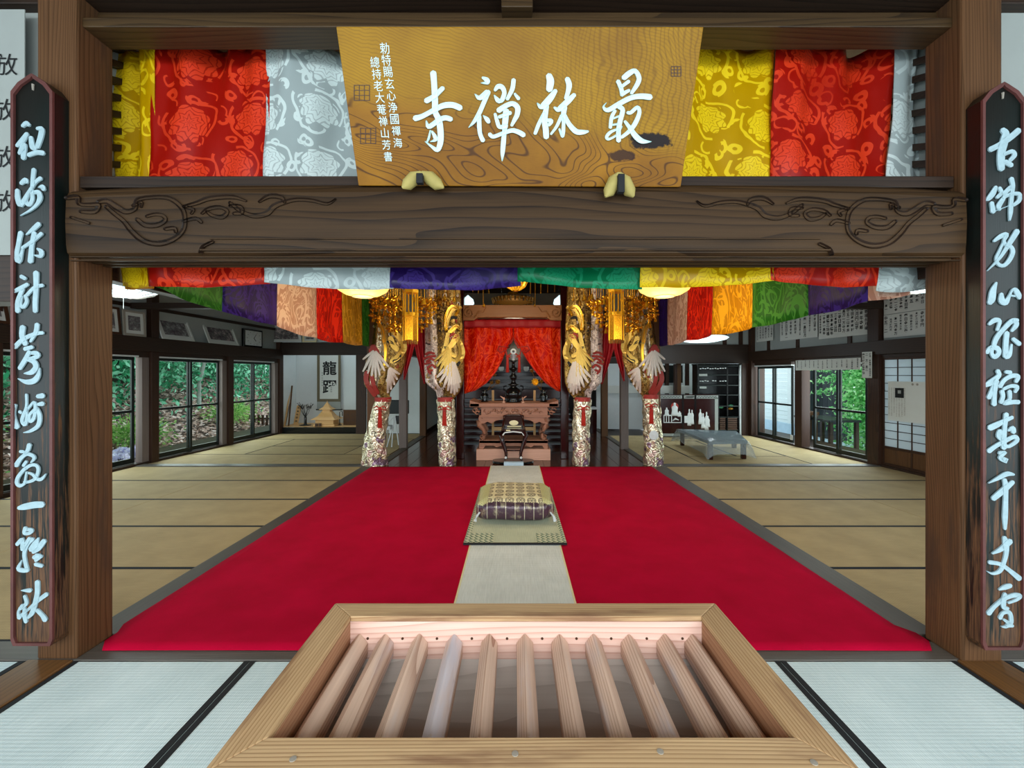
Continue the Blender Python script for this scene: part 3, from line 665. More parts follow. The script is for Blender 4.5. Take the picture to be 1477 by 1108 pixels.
mb.add([Vector(p) for p in ((xli, a[0], a[1]), (xri, a[0], a[1]), (xri, b[0], b[1]), (xli, b[0], b[1]), (xli, a[0], a[1]-.02), (xri, a[0], a[1]-.02), (xri, b[0], b[1]-.02), (xli, b[0], b[1]-.02))],
       [(0, 3, 2, 1), (4, 5, 6, 7), (0, 1, 5, 4), (2, 3, 7, 6), (1, 2, 6, 5), (3, 0, 4, 7)])
mb.build('sloping_board', M['boxfloor'], bxo)
xs = [bxx(p, ybi) for p in (505, 556, 605.3, 655.4, 705.8, 757, 807, 856, 907, 958.5, 1010)]
for i, x in enumerate(xs):
    wv = .0265; zr = EYE-(914-HY)*ybi/F
    if i == 0: x = xli+.030
    if i == 10: x = xri-.030
    j = rnd.uniform(-.0015, .0015)
    pr = [(x-wv, zr-.07), (x+wv, zr-.07), (x+wv, zr-.028), (x+.003, zr+j), (x-.003, zr+j), (x-wv, zr-.028)]
    mb = MB(); mb.prism(pr, lambda u, v: Vector((u, yfi, v)), Vector((0, ybi-yfi, 0))); mb.build('slat', M['boxslat'], bxo, bevel=.0025)
for i in range(10):
    x = (xs[i]+xs[i+1])/2
    MB().lathe([(.0, -.001), (.0042, -.001), (.0042, .001), (0, .001)], (x, ybi-.001, EYE-(921-HY)*ybi/F), 8, Matrix.Rotation(math.pi/2, 3, 'X')).build('nail', M['brown'], bxo)
for x, y_, z in ((-.45, .868, ZB), (.30, .885, ZB), (.60, .86, ZB), (-.0, .88, ZB)):
    MB().lathe([(.0, -.001), (.007, -.001), (.007, .0015), (0, .002)], (x, y_, z), 10).build('nail', M['steel'], bxo)
# ------------------------------------------------------------------ name plaque on the beam
Pb, Pt_ = Vector((0, 2.16, 2.452)), Vector((0, 1.895, 3.035))
up = (Pt_-Pb).normalized(); nrm = Vector((1, 0, 0)).cross(up).normalized()      # points toward the viewer
if nrm.y > 0: nrm = -nrm
plq = empty('name_plaque', 'large golden brown wooden plaque with four carved white temple name characters', 'plaque', tuple(Pb))
c4 = [onplane(*p, Pb, nrm) for p in ((517, 268), (982, 270), (1015, 38.5), (484.5, 38))]
mb = MB(); back = [p-nrm*.055 for p in c4]
mb.add(c4+back, [(0, 1, 2, 3), (7, 6, 5, 4), (0, 4, 5, 1), (1, 5, 6, 2), (2, 6, 7, 3), (3, 7, 4, 0)]); mb.build('board', M['plaque'], plq, bevel=.004)
onq = lambda x, y: onplane(x, y, Pb, nrm)
BIG = [  # name, origin x, y, scale, strokes
 (590, 90, 7.91, '280,130,62 290,250,58 295,350,58 300,450,60 300,560,56 335,640,60 355,720,62 365,850,60 355,940,55 325,1000,45 260,960,28 190,905,10;205,440,55 290,390,50 385,300,45;80,640,60 160,615,50 300,540,50 400,495,58 500,490,60 580,520,60;200,670,12 225,735,45 290,700,50 350,655,50 420,635,52 475,650,50;265,790,20 300,850,42 305,885,35 250,905,10;246,780,14 230,860,22 205,920,14'),
 (670, 100, 7.91, '210,100,25 255,125,50 262,155,40 190,160,8;120,285,8 175,330,50 255,265,50;270,265,50 215,400,45 165,510,45 110,600,35 50,665,8;168,540,45 170,650,45 180,740,42 210,810,45;215,530,10 255,570,45 275,600,40;350,240,30 385,200,50 430,210,50 455,270,45 430,350,45 395,375,30;340,300,12 375,350,45 400,370,40;560,130,45 545,230,45 490,340,35;575,285,25 615,335,38;395,470,55 470,420,50 550,395,50 605,440,55 600,520,50 570,580,42 540,640,30;350,515,30 375,600,40 400,660,40 470,650,50;400,545,35 520,500,40;475,480,60 465,600,60 455,720,45 445,830,50 435,950,42 430,1045,10;290,745,40 330,770,40 430,735,40 540,700,45 620,720,50 670,750,50'),
 (765, 100, 10.07, '270,105,80 290,180,95 275,290,85;360,320,55 290,420,85 210,510,85 150,550,60 100,495,15;235,540,60 215,650,70 205,760,70 220,860,75 228,980,72;195,640,40 120,800,50 70,930,45;240,740,40 300,755,60 270,810,40;535,150,65 560,230,72 545,330,60 515,420,50;630,380,55 550,460,75 450,550,70 400,590,60 350,560,30;490,560,75 480,660,60 480,780,45 475,900,50 465,970,48;450,680,45 380,830,40 300,940,30;490,670,55 560,800,60 660,905,70 760,915,60 830,905,30;420,870,25 450,960,28'),
 (860, 90, 8.52, '340,190,60 400,140,60 470,110,50 520,190,50 500,270,50 430,380,35;265,240,45 300,320,45 315,400,45;310,300,35 390,240,40;320,390,45 395,350,35;120,500,8 85,550,22 140,590,50 280,510,55 420,440,55 540,420,60 650,430,65;225,600,35 185,680,40 170,800,35;280,550,50 320,590,50 290,720,50 270,830,50 270,960,50;210,690,22 270,665,22;200,770,22 260,760,22;260,820,22 170,860,35 125,915,35 150,945,30 250,890,22 310,790,15;385,620,35 420,620,40 500,555,40 525,620,42 480,740,50 410,840,45 310,920,35;350,730,30 410,810,45 480,910,60 560,970,55 670,975,8')]
for ox, oy, sc, st in BIG:
    mb = MB()
    for s_ in parse(st): stroke(mb, [(ox+a/sc, oy+b/sc, c/sc*1.12) for a, b, c in s_], onq, nrm*.010, .35)
    mb.build('carved_character', M['charw'], plq)
mb = MB(); ux, uz = Vector((1, 0, 0)), up
for col, (x0, y0, x1, y1) in (('勅特賜玄心浄國禪海', (555, 70, 574, 206)), ('總持老大菴禅山芳書', (541, 90, 560, 226))):
    for i, ch in enumerate(col):
        t_ = i/(len(col)-1); mb = MB(); put_glyph(mb, ch, onq(x0+(x1-x0)*t_, y0+(y1-y0)*t_)+nrm*.003, ux, uz, .042)
        mb.build('small_character', M['charw'], plq)
for cx, cy, s_ in ((522, 134, 11), (531, 196, 11), (975, 103, 7)):
    mb = MB()
    for k in range(4):
        a = (cx-s_+k*s_*2/3, cy-s_); stroke(mb, [(a[0], a[1], 1), (a[0], cy+s_, 1)], onq, nrm*.002, 1, 2)
        a = (cx-s_, cy-s_+k*s_*2/3); stroke(mb, [(a[0], a[1], 1), (cx+s_, a[1], 1)], onq, nrm*.002, 1, 2)
    mb.build('carved_seal', M['brown'], plq)
# wedge cushions under the plaque
def wedge(px, py, pl, pr, pyb, lab):
    P0 = Vector((0, 2.12, 2.44)); n_ = Vector((0, -1, 0)); m_ = lambda x, y: onplane(x, y, P0, n_)
    r_ = empty('wedge_cushion', lab, 'cushion', tuple(m_(px, pyb)), 'stuffed wedge cushions propping the plaque')
    for s in (-1, 1):
        ex = pl if s < 0 else pr; mb = MB(); ax = [m_(px, py), m_(px+(ex-px)*.35, py+(pyb-py)*.33), m_(px+(ex-px)*.75, py+(pyb-py)*.8), m_(ex, pyb)]
        mb.tube(ax, [.010, .034, .030, .006], 10); mb.build('stuffed_arm', M['wedge'], r_, smooth=True)
    a, b = m_(px, py+7), m_(px, pyb-1); mb = MB(); mb.box(a.x-.016, a.x+.016, 2.07, 2.10, b.z, a.z); mb.build('dark_band', M['black'], r_, bevel=.003)
M['wedge'] = plain('olive_yellow_cloth', 'b0a05c', .7, 0, .15, 20, .2)
wedge(608, 249, 580, 640, 271, 'olive yellow wedge cushion with wide spread arms under the left corner of the plaque')
wedge(893, 250, 873, 914, 284, 'olive yellow wedge cushion with steep arms under the right corner of the plaque')
# ------------------------------------------------------------------ the two calligraphy boards on the front pillars
def onb(d): return lambda x, y: PT(x, y, d)
def board(px0, px1, pyt, pyb, d, lab, chars):
    a, b = PT(px0, pyb, d), PT(px1, pyt, d); x0, x1, z0, z1 = a.x, b.x, a.z, b.z; w_ = x1-x0
    r_ = empty('calligraphy_board', lab, 'signboard', (x0+w_/2, d+.03, z0), 'tall black calligraphy boards on the front pillars')
    poly = [(x0+.012, z0), (x1-.012, z0), (x1, z0+.03), (x1, z1-.09), (x1-.035, z1-.045), (x0+w_*.60, z1-.012), (x0+w_*.5, z1), (x0+w_*.40, z1-.012), (x0+.035, z1-.045), (x0, z1-.09), (x0, z0+.03)]
    MB().prism(poly, lambda x, z: Vector((x, d, z)), Vector((0, .068, 0))).build('panel', M['board'], r_)
    # rim: ring between outline and inset outline
    cx, cz = (x0+x1)/2, (z0+z1)/2
    def inset(p, e): return (p[0]+(e if p[0] < cx else -e)*(1 if abs(p[0]-cx) > .02 else 0), p[1]+(e if p[1] < cz else -e))
    ins = [inset(p, .014) for p in poly]; n = len(poly); mb = MB()
    vs = [Vector((x, d-.001, z)) for x, z in poly]+[Vector((x, d-.012, z)) for x, z in poly]+[Vector((x, d-.012, z)) for x, z in ins]+[Vector((x, d-.001, z)) for x, z in ins]
    fs = []
    for i in range(n):
        j = (i+1) % n
        for k in range(3): fs.append((k*n+i, k*n+j, (k+1)*n+j, (k+1)*n+i))
    mb.add(vs, fs); mb.build('rim', M['boardrim'], r_)
    MB().lathe([(.004, -.03), (.006, 0), (.004, .0)], (cx+.0, d-.004, z1-.05), 8).build('peg', M['steel'], r_)
    for ox, oy, sc, st in chars:
        mb = MB()
        for s_ in parse(st): stroke(mb, [(ox+a_/sc, oy+b_/sc, c_/sc*1.02) for a_, b_, c_ in s_], onb(d-.001), Vector((0, -.006, 0)), .5)
        mb.build('carved_character', M['char'], r_)
A_, B_, C_, D_, E_ = (15, 170, 7.386), (15, 320, 7.386), (15, 465, 6.514), (15, 630, 9.23), (15, 750, 6.925)
LCH = [A_+('145,90,38 180,65,50 205,80,38;185,180,45 130,260,60 85,300,40;150,300,60 110,380,40;158,300,60 150,430,50;230,220,45 245,310,55 270,335,45;300,120,35 345,130,55 330,220,55 300,310,50;210,400,45 290,375,48 355,380,50',),
 A_+('130,700,42 170,670,55 185,690,35;85,780,45 90,860,55 125,930,55 190,820,35 235,750,30;260,560,45 250,660,42 245,740,40;330,650,42 270,700,35 190,840,35 180,900,40 215,930,42 245,870,40 240,780,35;255,800,35 310,800,48 325,860,52 290,930,35 220,990,25 120,1045,8;310,745,10 350,740,50 365,765,40',),
 B_+('120,125,52 100,230,45 80,350,50 100,420,60 130,340,30 145,280,20;310,30,50 250,85,45 180,140,12;340,130,38 240,215,40 140,280,32;265,130,52 240,250,46 225,420,55;300,290,20 340,320,48 330,370,40 255,355,8',),
 B_+('130,585,40 165,605,38;190,670,38 120,710,45 60,740,38;140,720,40 90,850,45 90,950,50;130,800,30 120,880,32 150,910,38 185,850,38 170,790,30;190,780,35 270,700,35 350,680,38;285,550,58 285,700,50 275,850,50 275,950,46',),
 C_+('125,50,50 120,130,48 150,200,46;55,230,42 130,160,40 240,110,35 310,100,32;260,25,42 250,90,40 200,180,22;150,250,38 210,235,36;185,280,35 150,350,42 100,430,38;190,290,25 250,290,42 265,320,40 180,350,35;170,350,30 230,370,46 250,420,48 210,470,46 140,480,10;85,530,10 160,560,42 230,550,52 270,500,40 285,430,8',),
 C_+('55,780,28 45,870,22 70,980,48;100,840,30 110,850,22;160,680,22 160,790,22 130,880,32 120,930,32 150,960,32 165,880,22 160,800,20;170,820,20 230,750,25 245,800,30 230,900,32 195,930,30 190,870,25 250,810,28;260,810,30 285,880,38 270,970,38 200,1020,28 135,1035,8;270,695,38 310,690,48;275,770,30 310,765,42',),
 D_+('265,110,55 245,180,50 210,220,25;150,195,40 190,200,38 200,220,20;95,375,62 150,290,50 230,230,46 310,250,46 330,290,40 290,340,20;190,380,40 225,330,36;200,430,42 120,530,46 100,610,48 140,650,46 200,620,32 215,550,25 230,470,25;190,440,42 280,380,42 360,380,42 385,450,42 340,560,42 250,600,36 200,600,30;260,480,30 310,500,36 370,560,42 430,560,42 485,495,15',),
 D_+('130,945,48 200,930,80 330,905,86 430,900,80',),
 E_+('160,80,38 150,130,32 200,130,32 225,100,36 170,90,30;80,240,36 130,190,36 130,270,38;230,190,38 180,240,42 150,330,36 160,420,36 180,500,38;125,400,10 90,480,38 130,500,42 180,500,38;200,180,30 130,290,36;290,180,18 260,240,62 220,290,52;345,210,48 290,280,52 240,320,30;250,370,42 310,355,32 270,350,36;265,440,38 320,455,36;320,360,30 265,400,32',),
 E_+('120,700,8 170,700,32 205,700,42;155,760,32 170,830,36 110,880,36;130,850,30 90,910,22 100,970,42;150,880,30 155,960,42 165,1010,36;170,900,28 110,960,30;280,620,48 280,720,46 260,820,46 230,920,46 190,970,25;370,740,42 290,800,36 200,880,25 160,920,20;280,900,38 330,950,42 355,990,50',)]
F_, G_, H_, I_, J_ = (1410, 180, 7.91), (1410, 320, 7.91), (1410, 450, 7.386), (1410, 590, 6.156), (1410, 770, 7.386)
RCH = [F_+('280,70,62 310,110,80 290,200,90 260,320,85 255,420,82 260,500,72;450,75,68 350,160,65 230,240,60 140,285,62;300,340,40 380,310,46 410,350,50 360,410,42;310,430,52 370,465,52',),
 F_+('195,720,42 160,790,62 110,850,48 85,868,10;150,900,46 165,990,56;240,730,42 260,780,42 215,830,38;360,720,46 290,790,50;280,850,46 230,930,56 240,970,32;290,830,42 360,800,36 440,790,42 470,810,46 460,870,46 400,920,36;375,625,52 390,700,46 380,800,42 370,900,46 365,1000,46 355,1090,20;200,985,10 340,930,10',),
 G_+('180,220,32 250,170,52 320,150,50 290,220,36 310,270,36;435,115,62 370,220,56 300,330,42 220,440,32 100,560,10;290,220,25 240,330,30 200,420,32 230,490,38 290,500,42 350,440,48 390,350,48 370,290,42 320,270,32',),
 G_+('200,700,25 165,790,68 150,880,80 130,920,60;260,830,42 265,900,72 310,920,62 350,850,32 385,780,25 420,780,50 455,840,62 465,870,38;345,840,20 410,850,22',),
 H_+('115,130,32 170,90,52 225,100,38 200,190,32;410,90,38 350,100,50 260,190,46 190,280,52 160,370,42;390,90,50 400,140,52 355,200,30;90,430,42 130,380,42 200,390,52 215,440,46 170,480,46 140,440,36 150,380,36;300,230,52 290,350,52 290,470,56 330,450,46 350,350,20;370,290,38 430,340,48',),
 H_+('205,630,42 215,680,46 130,750,62 80,780,42;190,740,52 110,910,46;185,760,46 170,880,42 165,980,52;295,640,38 335,645,42;230,790,46 280,720,42 360,680,46 420,690,46 400,740,36;270,820,32 340,790,36 410,800,42 390,850,30;250,850,46 260,900,42 240,960,42;330,850,42 330,930,36 270,975,36 360,960,46 420,960,46',),
 I_+('245,50,42 235,140,36 225,250,42 225,340,46;105,165,52 160,140,50 230,105,36 295,75,32;265,190,20 300,170,42 310,200,42;190,200,46 180,240,42 220,280,36;95,370,42 150,330,36 240,280,36 320,245,36 340,280,36 270,330,30 230,320,30;190,390,36 240,385,22 190,430,36 250,460,42 225,440,30',),
 I_+('90,655,10 170,615,32 250,575,42 310,580,20;230,630,36 240,680,42 240,800,40 235,950,46 235,1060,25;300,650,38 220,720,52 135,790,46',),
 J_+('275,40,42 290,100,62 295,200,46 270,300,42 230,390,42 150,420,26 90,395,8;330,80,62 240,160,50 150,205,20;120,300,42 230,320,40 320,380,42 430,470,56',),
 J_+('220,590,18 280,565,52 335,550,46;280,640,38 265,720,52 270,780,46 310,790,32;110,840,52 170,770,42 270,690,42 380,650,46 440,660,46 400,700,32 320,730,25;230,890,42 260,840,36 320,830,42 345,880,42 340,950,42 270,910,25;310,970,42 360,975,32;245,985,10 290,985,32 340,960,32',)]
board(19, 79, 108, 930, 2.15, 'tall black board with white calligraphy on the pillar at the left of the opening', LCH)
board(1414, 1476, 120, 936, 2.13, 'tall black board with white calligraphy on the pillar at the right of the opening', RCH)
# large paper high on the left bay
pp = empty('paper_scroll', 'big white handwritten sheet hanging at the top left behind the black board', 'paper', (PT(0, 370, 2.22).x, 2.22, 2.1))
a, b = PT(-90, 368, 2.23), PT(36, 14, 2.23); MB().box(a.x, b.x, 2.228, 2.232, a.z, b.z).build('sheet', M['plaster_grey'], pp)  # white sheet given a grey colour that holds the dimness up here
for py in (93, 158, 226, 290):
    mb = MB(); put_glyph(mb, '放', PT(9 if py < 100 else 5, py, 2.225), Vector((1, 0, 0)), Vector((0, 0, 1)), .115); mb.build('brushed_character', M['ink'], pp)
# ------------------------------------------------------------------ five-colour curtain across the front
def wob(x, z, s=0): return .022*math.sin(x*7.1+s)+.012*math.sin(x*17+z*3+s*2)+.010*math.sin(x*31-z*5)
cu = empty('festival_curtain', 'long five coloured silk curtain hanging behind the carved beam and the plaque', 'curtain', (0, 2.55, 2.0))
ZT = 3.50
tops = [153, 228, 386, 567, 750, 927, 1115, 1291, 1334]; bots = [175, 216, 383, 566, 749, 926, 1114, 1268, 1329]
hem = [(411, 411), (413, 408), (407, 417), (416, 412), (406, 416), (414, 405), (404, 412), (419, 418)]
ck = ['yellow', 'red', 'white', 'purple', 'green', 'yellow', 'red', 'white']
for i in range(8):
    x0t, x1t = PT(tops[i], 0, 2.55).x, PT(tops[i+1], 0, 2.55).x; x0b, x1b = PT(bots[i], 0, 2.55).x, PT(bots[i+1], 0, 2.55).x
    def fn(u, v, i=i, x0t=x0t, x1t=x1t, x0b=x0b, x1b=x1b):
        hb = hem[i][0]+(hem[i][1]-hem[i][0])*u+3.5*math.sin(u*math.pi); zb = EYE-(hb-HY)*2.55/F
        zt = ZT-.022*abs(math.sin((x0t+(x1t-x0t)*u)*4.2))-.05*(.5+.5*math.sin(u*math.pi*2+i*1.7))
        z = zb+(zt-zb)*v; x = (x0b+(x1b-x0b)*u)*(1-v)+(x0t+(x1t-x0t)*u)*v+(u-.5)*.02
        fold = 1.5*wob(x, z, i)+.06*math.exp(-((u-.35-.1*v-.05*i)*9)**2)*v*(1 if i in (1, 6, 0, 7) else .5)-.03*math.exp(-((u-.75+.12*v)*11)**2)*v
        return Vector((x, 2.56+fold*(.4+.6*v)+.012*math.sin(z*14+x*6)*(1-v), z))
    mb = MB(); mb.grid(fn, 36, 30, uvf=lambda u, v, i=i, w_=x1t-x0t: (i*3.1+u*w_, v*1.47)); mb.build('cloth_panel', M['f_'+ck[i]], cu, smooth=True, solid=.003)
mb = MB(); mb.tube([Vector((-2.42, 2.56, ZT+.005)), Vector((2.42, 2.56, ZT+.005))], .012, 8); mb.build('curtain_rod', M['brown'], cu)
# loose folded ends
for q, k in (((176, 217, 398, 416), 'amber'), ((1270, 1318, 414, 426), 'pink')):
    a, b = PT(q[0], q[3], 2.6), PT(q[1], q[2], 2.6); mb = MB()
    mb.grid(lambda u, v: Vector((a.x+(b.x-a.x)*u, 2.62+.01*math.sin(u*9), a.z-.004*math.sin(u*5)+(b.z+.3-a.z)*v)), 12, 4, uvf=lambda u, v: (u*.3, v*.4)); mb.build('folded_end', M['f_'+k], cu, smooth=True, solid=.004)
# ------------------------------------------------------------------ side curtains of the nave
def side_curtain(side, xw, segs, lab):
    r_ = empty('side_curtain', lab, 'curtain', (xw, 2.8, 1.95), 'brocade curtains along the sides of the nave')
    for i, (d0, z0, d1, z1, k) in enumerate(segs):
        def fn(u, v):
            d = d0+(d1-d0)*u; zb = z0+(z1-z0)*u-.03*math.sin(u*math.pi)*(d1-d0)/1.2; z = zb+(2.9-zb)*v
            return Vector((xw+side*(.02*math.sin(d*6)+.012*math.sin(d*15+z*3))*(1-v*.6), d, z))
        MB().grid(fn, 24, 10, uvf=lambda u, v: (i*2.3+u*(d1-d0), v*.95)).build('cloth_panel', M['g_'+k], r_, smooth=True, solid=.003)
def sd(px, s): return (2.36 if s < 0 else 2.33)*F/abs(px-HX)
def sz(py, d): return EYE-(py-HY)*d/F
def seg(s, pts, ks): return [(sd(pts[i][0], s), sz(pts[i][1], sd(pts[i][0], s)), sd(pts[i+1][0], s), sz(pts[i+1][1], sd(pts[i+1][0], s)), ks[i]) for i in range(len(ks))]
side_curtain(-1, -2.36, seg(-1, [(218, 413), (325, 449), (402, 470), (456, 488), (493, 494), (523, 498), (536, 499)], ['leaf', 'purple', 'pink', 'crimson', 'gold', 'leaf']), 'brocade curtain along the left side of the nave, green panel nearest')
side_curtain(1, 2.33, seg(1, [(1310, 425), (1258, 434), (1161, 455), (1084, 472.5), (1029, 483), (992, 491), (962, 498), (950, 499)], ['pink', 'purple', 'leaf', 'amber', 'crimson', 'pink', 'purple']), 'brocade curtain along the right side of the nave, pink end nearest')
# ------------------------------------------------------------------ round lamps
def nave_lamp(px, lab):
    d = 4.3; c = PT(px, 428, d); r_ = empty('ceiling_lamp', lab, 'lamp', tuple(c), 'round warm paper lamps in the nave')
    pr = [(.0, 0), (.09, .001), (.10, .006), (.17, .022), (.235, .06), (.265, .11), (.27, .16), (.26, .24), (.22, .3), (.05, .33), (0, .33)]
    MB().lathe(pr, c, 28).build('shade', M['glow'], r_, smooth=True)
    mb = MB(); mb.tube([c+Vector((.1*math.cos(a/16*math.tau), .1*math.sin(a/16*math.tau), .0)) for a in range(17)], .003, 5); mb.build('bottom_ring', M['steel'], r_)
    MB().tube([c+Vector((0, 0, .33)), c+Vector((0, 0, 1.5))], .008, 6).build('stem', M['brown'], r_)
    lamp('nave_lamp_light', (c.x, c.y, c.z-.12), 18, (1, .78, .42), .25)
nave_lamp(523, 'glowing yellow round lamp under the front curtain left of the altar'); nave_lamp(958, 'glowing yellow round lamp under the front curtain right of the altar')
def aisle_lamp(px, py, d, R_, lab, e, ribs=True):
    c = PT(px, py, d); r_ = empty('ceiling_lamp', lab, 'lamp', tuple(c))
    MB().lathe([(0, 0), (R_*.5, .008), (R_*.9, .05), (R_, .09), (R_*.9, .12), (.02, .13)], c, 30).build('shade', M['glowwhite'], r_, smooth=True)
    if ribs:
        for k in range(14):
            a = k/14*math.tau; MB().tube([c+Vector((R_*f*math.cos(a+q), R_*f*math.sin(a+q), h-.004)) for f, h, q in ((.2, .001, 0), (.5, .007, .1), (.9, .05, .2), (1.0, .088, .2))], .004, 4).build('rib', M['steel'], r_)
    MB().tube([c+Vector((0, 0, .12)), Vector((c.x, c.y, 2.85))], .01, 6).build('stem', M['silver'], r_)
    if ribs and px < 700: MB().tube([c, c-Vector((0, 0, .12))], .002, 4).build('pull_cord', M['white'], r_)
    lamp('aisle_lamp_light', (c.x, c.y, c.z-.15), e, (.86, .95, 1), .3)
aisle_lamp(178, 428, 4.3, .29, 'round white ribbed lamp under the ceiling of the left aisle', 24)
aisle_lamp(1012, 494, 9.0, .52, 'flat white lamp glowing over the far end of the right aisle', 22, False)
aisle_lamp(1330, 420, 4.2, .42, 'round white lamp glimpsed at the right edge of the opening', 22)
# ------------------------------------------------------------------ cushion, mat
M['matgreen'] = m_tatami('pale_green_rush', 'a9b096', 'd2d6ba', 1, .3)
ms = empty('rush_mat', 'thin rush prayer mat with houndstooth edging under the cushion', 'mat', (0, 4.6, .018))
mb = MB(); mb.box(-.445, .445, 3.68, 5.52, .019, .025); mb.build('mat_sheet', M['matgreen'], ms)
def m_hound():
    t = MT('houndstooth_brocade', .5); x, y, z = t.xyz(t.coord()); u = (x*22).fract(); v = (y*18).fract()
    f = ((u+v).lt(1)*u.gt(.25)).mx(u.lt(.3)*v.gt(.55)); t.col(t.mixv(f, 'c9cdb0', '5f7a66')); return t.m
M['hound'] = m_hound()
for s in (-1, 1):
    MB().box(min(s*.445, s*.40), max(s*.445, s*.40), 3.68, 5.52, .0252, .028).build('side_edging', M['hound'], ms)
    MB().box(min(s*.40, s*.19), max(s*.40, s*.19), 3.70, 3.92, .0252, .0275).build('corner_patch', M['hound'], ms)
MB().box(-.445, .445, 3.665, 3.69, .019, .031).build('front_hem', M['black'], ms)
def m_roundel():
    t = MT('roundel_brocade', .42, 0, .5); x, y, z = t.xyz(t.coord())
    ed = x.abs().gt(.27)
    u, v = (x*9.2).fract()-.5, (y*7.5).fract()-.5; r = (u*u+v*v).sqrt()
    ring = (r-.36).abs().lt(.06).mx(r.lt(.13)).mx((r-.24).abs().lt(.02)); ang = (v.at2(u)*6).cos().gt(.2)*r.lt(.3)*r.gt(.15)
    c = t.mixv(ring.mx(ang)*.85, 'dcd4ac', '5a5646'); g = ((x*60).fract().gt(.5)).mx((y*50).fract().gt(.6))
    c2 = t.mixv(g, '8f9462', 'c9c692'); t.col(t.mixv(ed, c, c2)); t.bump(t.noise(t.coord(), 9, 3), .5, .02); return t.m
def m_stripe():
    t = MT('striped_plum_brocade', .3, .25, .6); x, y, z = t.xyz(t.coord()); st = ((x*11+.5).fract()-.5).abs().lt(.035)
    n = t.noise(t.coord(), 12, 4, .6); c = t.mixv(n.ss(.5, .72)*.75, '4a3440', 'b5aa88'); t.col(t.mixv(st*.8, c, 'cfc7aa')); t.bump(n, .5, .02); return t.m
M['roundel'], M['stripe'] = m_roundel(), m_stripe()
zc = empty('floor_cushion', 'large brocade floor cushion with white corner tassels on the runner', 'cushion', (0, 4.55, .03))
def cush(u, v):
    a = u*2*math.pi; t = v; e = .28
    q = lambda c, p: math.copysign(abs(c)**p, c)
    ph = (t-.5)*math.pi; rr = q(math.cos(ph), .30) if abs(ph) < math.pi/2-1e-6 else 0
    hh = math.sin(ph); cx_ = q(math.cos(a), e); cy_ = q(math.sin(a), e)
    pinch = 1-.05*(1-abs(abs(cx_)-abs(cy_)))
    z = .031+.115+.112*math.copysign(abs(hh)**.62, hh)
    w_ = (.385+.012*math.sin(a*9))*(1-.10*max(0, hh)**2)
    return Vector((cx_*rr*w_, 4.56+cy_*rr*.42*pinch*(1-.06*max(0, hh)**2), z+.006*math.sin(cx_*9*rr)*math.cos(cy_*7*rr)))
mb = MB(); mb.grid(cush, 64, 33, closeu=True)
o = mb.build('cover', [M['roundel'], M['stripe']], zc, smooth=True)
me = o.data
mi = [0 if p.normal.z > .5 and p.center.y > -.36 else 1 for p in me.polygons]; me.polygons.foreach_set('material_index', mi)
for sx, sy in ((-1, -1), (1, -1), (-1, 1), (1, 1)):
    c = Vector((sx*.375, 4.56+sy*.40, .10)); mb = MB(); mb.tube([c+Vector((-sx*.03, -sy*.03, .03)), c, c+Vector((sx*.012, sy*.01, -.045))], [.008, .012, .018], 7)
    for k in range(7): a = k/7*math.tau; mb.tube([c+Vector((sx*.01, 0, -.02)), c+Vector((sx*.012+.016*math.cos(a), .016*math.sin(a), -.043))], .003, 3)
    mb.build('tassel', M['silver'], zc)
mb = MB(); mb.tube([Vector((-.03, 4.5, .236)), Vector((0, 4.53, .240)), Vector((.03, 4.5, .236))], .006, 5); mb.build('centre_tie', M['silver'], zc)
